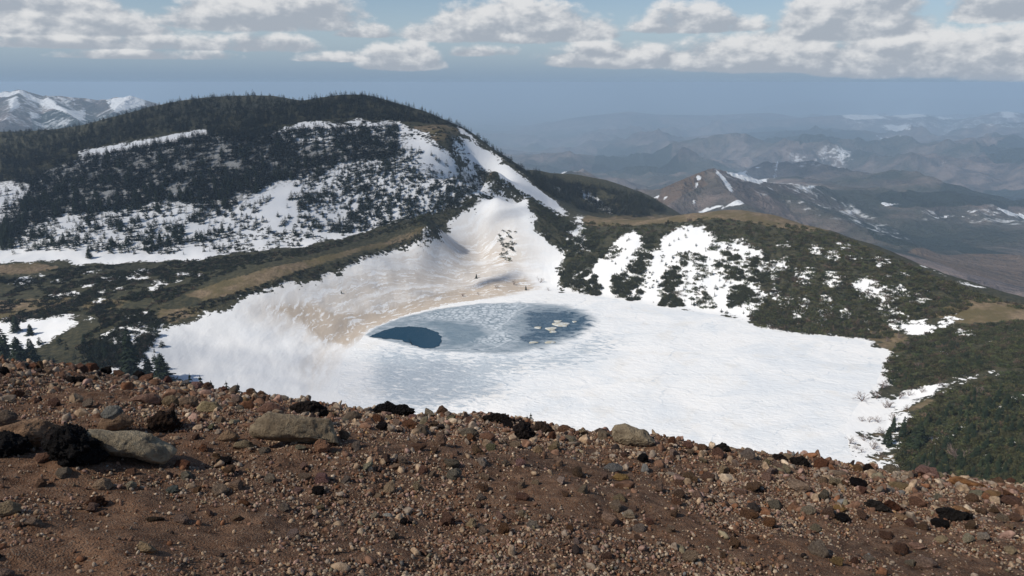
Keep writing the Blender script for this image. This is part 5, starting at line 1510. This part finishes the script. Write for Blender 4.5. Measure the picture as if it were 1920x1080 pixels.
# ---- dwarf pines
PINES = [  # outline, how many, size, clumping, snow limit, look
    ([(1050, 428), (1090, 414), (1200, 424), (1330, 408), (1400, 414), (1500, 424), (1560, 437), (1650, 472), (1720, 503), (1800, 538), (1850, 560), (1790, 588), (1720, 600), (1668, 634), (1600, 632), (1500, 624), (1412, 606), (1405, 592), (1440, 550), (1420, 520), (1440, 495), (1425, 470), (1350, 450), (1320, 424), (1245, 440), (1215, 450), (1186, 430), (1160, 446), (1110, 450), (1060, 460)], 2550, (2.2, 4.6), .12, (1.0, .06), 'rim'),
    ([(1052, 462), (1100, 430), (1132, 440), (1130, 480), (1108, 500), (1118, 530), (1128, 552), (1090, 552), (1054, 532), (1056, 500)], 323, (2.2, 4.5), .1, None, 'shore clump'),
    ([(1142, 532), (1172, 505), (1196, 475), (1212, 440), (1232, 450), (1216, 500), (1202, 540), (1198, 563), (1160, 563)], 204, (2.2, 4.4), .1, None, 'shore clump'),
    ([(1240, 530), (1258, 500), (1285, 488), (1288, 515), (1270, 540), (1278, 575), (1240, 575)], 119, (2.2, 4.2), .1, None, 'shore clump'),
    ([(1300, 480), (1318, 468), (1328, 515), (1306, 532)], 44, (2, 3.6), .1, None, 'shore clump'), ([(1340, 492), (1378, 478), (1402, 500), (1400, 528), (1352, 522)], 85, (2, 4), .2, None, 'shore clump'),
    ([(1262, 478), (1300, 472), (1330, 482), (1300, 490)], 27, (2, 3.4), .1, None, 'shore clump'), ([(1365, 540), (1410, 530), (1435, 560), (1410, 585), (1370, 575)], 93, (2, 4), .3, None, 'shore clump'), ([(1300, 560), (1340, 555), (1345, 580), (1305, 578)], 30, (1.6, 3), .2, None, 'shore clump'),
    ([(1398, 466), (1440, 478), (1442, 532), (1402, 528)], 70, (2, 4), .2, None, 'shore clump'), ([(1288, 528), (1332, 540), (1332, 562), (1290, 562)], 24, (1.8, 3.4), .2, None, 'shore clump'), ([(1125, 475), (1160, 448), (1168, 470), (1140, 496)], 40, (2, 3.6), .2, None, 'shore clump'), ([(1335, 432), (1372, 452), (1366, 484), (1330, 470)], 40, (2, 4), .3, None, 'shore clump'),
    ([(1200, 460), (1420, 470), (1420, 580), (1210, 570)], 68, (1.2, 2.4), .3, None, 'shore clump'),
    ([(1400, 590), (1440, 560), (1600, 600), (1668, 634), (1600, 634), (1500, 625), (1420, 612)], 221, (2.4, 4.6), .1, (0.5, .1), 'rim'),
    ([(1644, 706), (1684, 646), (1760, 612), (1920, 602), (2080, 612), (2080, 690), (1920, 690), (1862, 690), (1782, 708), (1700, 732)], 2295, (2.0, 4.0), .05, (-2, .0), 'slope'),
    ([(1690, 800), (1760, 742), (1862, 706), (1920, 690), (2080, 690), (2080, 920), (1920, 925), (1680, 905)], 2992, (1.8, 4.0), .05, (-2, .0), 'slope'),
    ([(1720, 505), (1800, 535), (1860, 558), (1920, 574), (1920, 582), (1840, 566), (1780, 545), (1720, 518)], 153, (2, 3.6), .1, None, 'rim'),
    ([(0, 512), (150, 500), (350, 489), (560, 470), (700, 440), (640, 463), (500, 493), (400, 522), (340, 553), (298, 580), (280, 640), (225, 650), (180, 590), (60, 600), (0, 625)], 2700, (1.6, 3.4), .42, (0, .05), 'shelf'),
    ([(140, 640), (230, 590), (300, 600), (290, 640), (250, 690), (180, 690)], 520, (2.0, 4.4), .25, (3, .35), 'shelf'),
    ([(330, 495), (460, 480), (560, 466), (700, 434), (800, 408), (780, 424), (690, 450), (580, 478), (460, 500), (360, 530)], 561, (1.6, 3.2), .08, (4, .3), 'shelf'),
    ([(835, 415), (820, 440), (760, 462), (640, 502), (600, 522), (560, 522), (450, 556), (390, 580), (300, 610), (290, 602), (380, 566), (450, 546), (560, 508), (640, 490), (760, 448)], 561, (1.2, 2.4), .12, (5, .3), 'shelf'),
    ([(862, 290), (905, 330), (945, 352), (992, 372), (1004, 402), (1062, 440), (1082, 420), (1000, 372), (960, 348), (900, 312)], 442, (1.6, 3.4), .15, None, 'ridge'),
    ([(700, 425), (800, 395), (900, 345), (940, 352), (890, 385), (830, 418), (780, 425)], 289, (1.6, 3.2), .35, None, 'ridge'),
    ([(932, 440), (945, 430), (966, 432), (968, 470), (955, 490), (938, 482)], 57, (1.4, 2.8), .2, None, 'island'),
    ([(1008, 410), (1060, 440), (1062, 470), (1040, 465), (1015, 440)], 102, (1.4, 2.8), .3, None, 'ridge'),
    ([(755, 230), (860, 240), (885, 290), (840, 290), (790, 262), (750, 262)], 221, (1.5, 3.4), .3, (40, 0), 'hilltop'), ([(600, 225), (740, 222), (745, 245), (640, 250)], 119, (2, 4), .5, None, 'hilltop'),
    ([(560, 360), (760, 290), (880, 330), (860, 390), (700, 430), (560, 460)], 510, (1.4, 2.8), .45, None, 'hillside'), ([(380, 440), (560, 420), (560, 465), (380, 486)], 187, (1.4, 2.6), .5, None, 'hillside'),
]
TINTP = {'rim': (0.072, 0.070, 0.032), 'shore clump': (0.068, 0.068, 0.031), 'slope': (0.067, 0.069, 0.033), 'shelf': (0.036, 0.039, 0.022), 'ridge': (0.064, 0.064, 0.033), 'island': (0.07, 0.07, 0.034), 'hilltop': (0.040, 0.038, 0.023), 'hillside': (0.042, 0.045, 0.026)}
prow = []
for zi, (poly, N, (s0, s1), cl, sn, look) in enumerate(PINES):
    for q_ in sample_px(poly, N, cl, 9.0 if look in ('slope', 'rim') else 12.0, 50 + zi, 150, sn):
        prow.append((*q_, rng.uniform(s0, s1) * (1.5 if look in ('shore clump', 'island') else 1.2), look))
pxyz = np.array([r_[:5] for r_ in prow])
psz = np.array([r_[5] for r_ in prow])
plook = np.array([r_[6] for r_ in prow])
seen = np.where(pxyz[:, 3] > 1922, .01, 1.0) * psz / view_of(pxyz[:, :3])[2] * F * np.where(np.isin(plook, ['shore clump', 'island']), 1.5, 1.0)
order = np.argsort(-seen)
pine_hi = [pine_bush(120 + i, 300, 4, .62 + .05 * (i % 4)) for i in range(6)]
pine_lo = [pine_bush(140 + i, 44, 3, .62 + .06 * (i % 3)) for i in range(6)]
pine_meshes = [mesh_obj("dwarf_pine", v, f, mat_pine, link=False) for v, f in pine_hi]
ptxt = {'rim': "dwarf pine in the thicket on the inner side of the right rim", 'shore clump': "dwarf pine in a clump on the white slope behind the lake", 'slope': "dwarf pine on the near green slope beside the lake", 'shelf': "dwarf pine on the boggy shelf", 'ridge': "dwarf pine along the ridge beside the snow shoulder", 'island': "dwarf pine of the lone clump in the snow bowl",
        'hilltop': "dwarf pine near the brown hilltop", 'hillside': "low pine on the snowy hillside"}
pine_grp = {'rim': 'right rim thicket', 'shore clump': 'clumps on the white slope', 'slope': 'near green slope', 'shelf': 'boggy shelf', 'ridge': 'ridge by the snow shoulder', 'island': 'lone clump in the bowl', 'hilltop': 'brown hilltop', 'hillside': 'snowy hillside'}
for i in order[:290]:
    ob = bpy.data.objects.new("dwarf_pine", pine_meshes[rng.integers(6)])
    COL.objects.link(ob)
    ob.location = (pxyz[i, 0], pxyz[i, 1], pxyz[i, 2] - .12 * psz[i])
    ob.rotation_euler = (0, 0, rng.uniform(0, 6.28))
    s_ = psz[i]
    ob.scale = (s_ * rng.uniform(.95, 1.4), s_ * rng.uniform(.95, 1.3), s_ * rng.uniform(.75, 1.15))
    sw_ = "broad" if s_ > 3.4 else "small"
    wh_ = {'slope': where_slope, 'shore clump': where_clump}.get(plook[i])
    wh_ = (" " + wh_(pxyz[i, 3], pxyz[i, 4])) if wh_ else ""
    txt_ = {'slope': "dwarf pine on the near green slope", 'shore clump': "dwarf pine"}.get(plook[i], ptxt[plook[i]])
    tag(ob, f"{sw_} {txt_}{wh_}", "dwarf pine", f"{sw_} dwarf pines, {pine_grp[plook[i]]}{wh_}")
rest = order[290:]
N = len(rest)
hh = psz[rest]
M_ = rotz(rng.uniform(0, 6.28, N)) * (np.stack([hh * rng.uniform(.95, 1.5, N), hh * rng.uniform(.95, 1.4, N), hh * rng.uniform(.7, 1.15, N)], -1))[:, None, :]
cc = np.array([TINTP[k_] for k_ in plook[rest]]) * rng.uniform(.45, 1.6, (N, 1)) * rng.uniform(.88, 1.12, (N, 3))
brown_ = (rng.random(N) < .10) & np.isin(plook[rest], ['slope', 'rim', 'shelf'])
cc[brown_] = np.array((.125, .088, .066)) * rng.uniform(.7, 1.2, (brown_.sum(), 1))
v, f, c = merge(pine_lo, rng.integers(0, 6, N), pxyz[rest, :3] - np.c_[np.zeros(N), np.zeros(N), hh * .1], M_, cc)
tag(mesh_obj("dwarf_pine_thicket", v, f, mat_mass, colors=c), kind='stuff')

# ---- leafless shrubs
shrub_meshes = []
for i in range(6):
    v, f = bare_shrub(160 + i, 5 + i % 4)
    shrub_meshes.append(mesh_obj("bare_shrub", v, f, mat_twig, link=False))
for px, py, hp, lb in [(1593, 832, 24, "vase-shaped bare shrub on the green tuft nearest the lake"), (1616, 752, 28, "widest bare shrub at the corner of the lake"), (1643, 748, 22, "bare shrub between the widest one and the dark pine corner"), (1616, 790, 14, "low bare shrub alone on the shore snow"), (1630, 792, 16, "bare shrub in the middle of the shore row"), (1646, 792, 18, "bare shrub at the landward end of the shore row"), (1674, 792, 24, "reddish bare shrub in front of the slim shore fir"),
                       (1686, 748, 22, "bare shrub on the snow streak above the brown tuft"), (1704, 742, 16, "small bare shrub further up the snow streak"), (1619, 826, 20, "thin bare shrub beside the vase-shaped one"), (1637, 842, 24, "upright bare shrub beside the dark shore fir"), (1615, 848, 16, "lowest bare shrub by the cinder rim"), (1796, 862, 40, "large pinkish bare shrub among the dwarf pines"), (1748, 906, 40, "pale bare shrub rising behind the cinder rim"), (1837, 738, 22, "tan bare shrub inside the near green slope"),
                       (1722, 690, 18, "rosy bare shrub in the upper green slope"), (868, 556, 9, "faint bare shrub by the dusty lake edge"), (897, 553, 8, "second faint bare shrub by the dusty lake edge"), (930, 540, 10, "bare shrub on the dusty bank behind the ice"), (963, 534, 13, "upright bare shrub on the snow bank behind the ice"), (1013, 530, 14, "tallest bare shrub on the snow bank by the pine clump"), (1028, 545, 9, "small bare shrub at the foot of the pine clump"),
                       (1662, 640, 13, "bare shrub on the brown brush bank, lake side"), (1684, 634, 15, "bare shrub at the top of the brown brush bank"), (1700, 648, 14, "bare shrub on the brown brush bank by the pines"), (1676, 654, 12, "lowest bare shrub on the brown brush bank"), (1640, 628, 11, "bare shrub between rim pines and the brown bank"),
                       (1655, 728, 20, "bare shrub where snow streak meets the lake"), (1728, 736, 16, "bare shrub halfway up the snow streak"), (1760, 724, 15, "bare shrub near the top of the snow streak"), (1668, 764, 20, "dense bare shrub under the snow streak"), (1700, 770, 15, "bare shrub on the long brown tuft"), (1606, 842, 14, "short bare shrub on the rear of the green tuft"), (1652, 858, 18, "bare shrub on the lowest mossy patch"),
                       (1660, 765, 16, "bare shrub at the edge of the brown tuft"), (1652, 812, 18, "bare shrub over the long green tuft"), (1270, 556, 18, "pink bare shrub on the dark pine strip"), (1360, 530, 12, "pink bare shrub beside the scattered pines")]:
    w, _ = basin.cast([px], [py], 150)
    w = w[0]
    h = hp / F * view_of(w)[2]
    ob = bpy.data.objects.new("bare_shrub", shrub_meshes[rng.integers(6)])
    COL.objects.link(ob)
    ob.location = (w[0], w[1], w[2] - .05)
    ob.rotation_euler = (0, 0, rng.uniform(0, 6.28))
    ob.scale = (h * 1.25, h * 1.25, h)
    tag(ob, lb, "bare shrub", "leafless shrubs round the lake")
# ------------------------------------------------------------------ the air between here and the plain
hz = []
for a in (-90000, 90000):
    for b in (-6000, 90000):
        for c_ in (-1900, 14):
            hz.append((a, b, c_))
mat_haze = bpy.data.materials.new("haze")
mat_haze.use_nodes = True
n = NT(mat_haze.node_tree)
pv = n.new('ShaderNodeVolumePrincipled')
pv.inputs['Color'].default_value = (0.555, 0.73, 0.915, 1)
pv.inputs['Density'].default_value = 0.000112
pv.inputs['Anisotropy'].default_value = 0.0
n.t.links.new(pv.outputs[0], n.new('ShaderNodeOutputMaterial').inputs['Volume'])
o = mesh_obj("haze", hz, [(0, 1, 3, 2), (4, 6, 7, 5), (0, 4, 5, 1), (2, 3, 7, 6), (0, 2, 6, 4), (1, 5, 7, 3)], mat_haze)
tag(o, kind='stuff')

SHADE_CLOUDS = [(-2, 8, -4, 640, 150, 95, .22), (-330, 830, -80, 700, 420, 330, .32), (-150, 395, -165, 620, 150, 60, .16), (2300, 4700, -600, 1900, 1700, 480, .6), (900, 6500, -800, 1900, 1100, 700, .5), (3000, 9500, -800, 2300, 1800, 700, .45)]  # first one is added over the foreground to soften the sun
# unseen cumulus set out of view for their shade: they shade the left hill, part of the lake and patches of the far country
mat_cl, n = material("cumulus")
tc = n.new('ShaderNodeTexCoord').outputs['Object']
cx_, cy_, cz_ = n.xyz(tc)
rad = n.m('SQRT', n.m('ADD', n.m('MULTIPLY', cx_, cx_), n.m('MULTIPLY', cy_, cy_)))
thick = n.ramp(n.m('ADD', rad, n.m('MULTIPLY', n.m('SUBTRACT', n.noise(tc, 2.2, 4, .6), .5), 0.9)), 1.0, 0.55)
tr, df, mx = n.new('ShaderNodeBsdfTransparent'), n.new('ShaderNodeBsdfDiffuse'), n.new('ShaderNodeMixShader')
df.inputs['Color'].default_value = (.85, .86, .88, 1)
n.put(mx.inputs[0], n.m('MULTIPLY', thick, n.new('ShaderNodeObjectInfo').outputs['Alpha']))
n.t.links.new(tr.outputs[0], mx.inputs[1]); n.t.links.new(df.outputs[0], mx.inputs[2])
n.t.links.new(mx.outputs[0], n.new('ShaderNodeOutputMaterial').inputs['Surface'])
cv, cf = ICO[4]
for sx_, sy_, sz_, up_, ax_, ay_, op in SHADE_CLOUDS:
    v = cv * (1 + .12 * fbm(cv[:, 0] * 3 + sx_, cv[:, 1] * 3, cv[:, 2] * 3, 3, 17))[:, None]
    o = mesh_obj("shade_cloud", v, cf, mat_cl, smooth=True)
    o.location = Vector((sx_, sy_, sz_)) + S * (up_ / S.z)
    o.scale = (ax_, ay_, min(ax_, ay_) * .25)
    o.color = (1, 1, 1, op)
    tag(o, kind='structure')
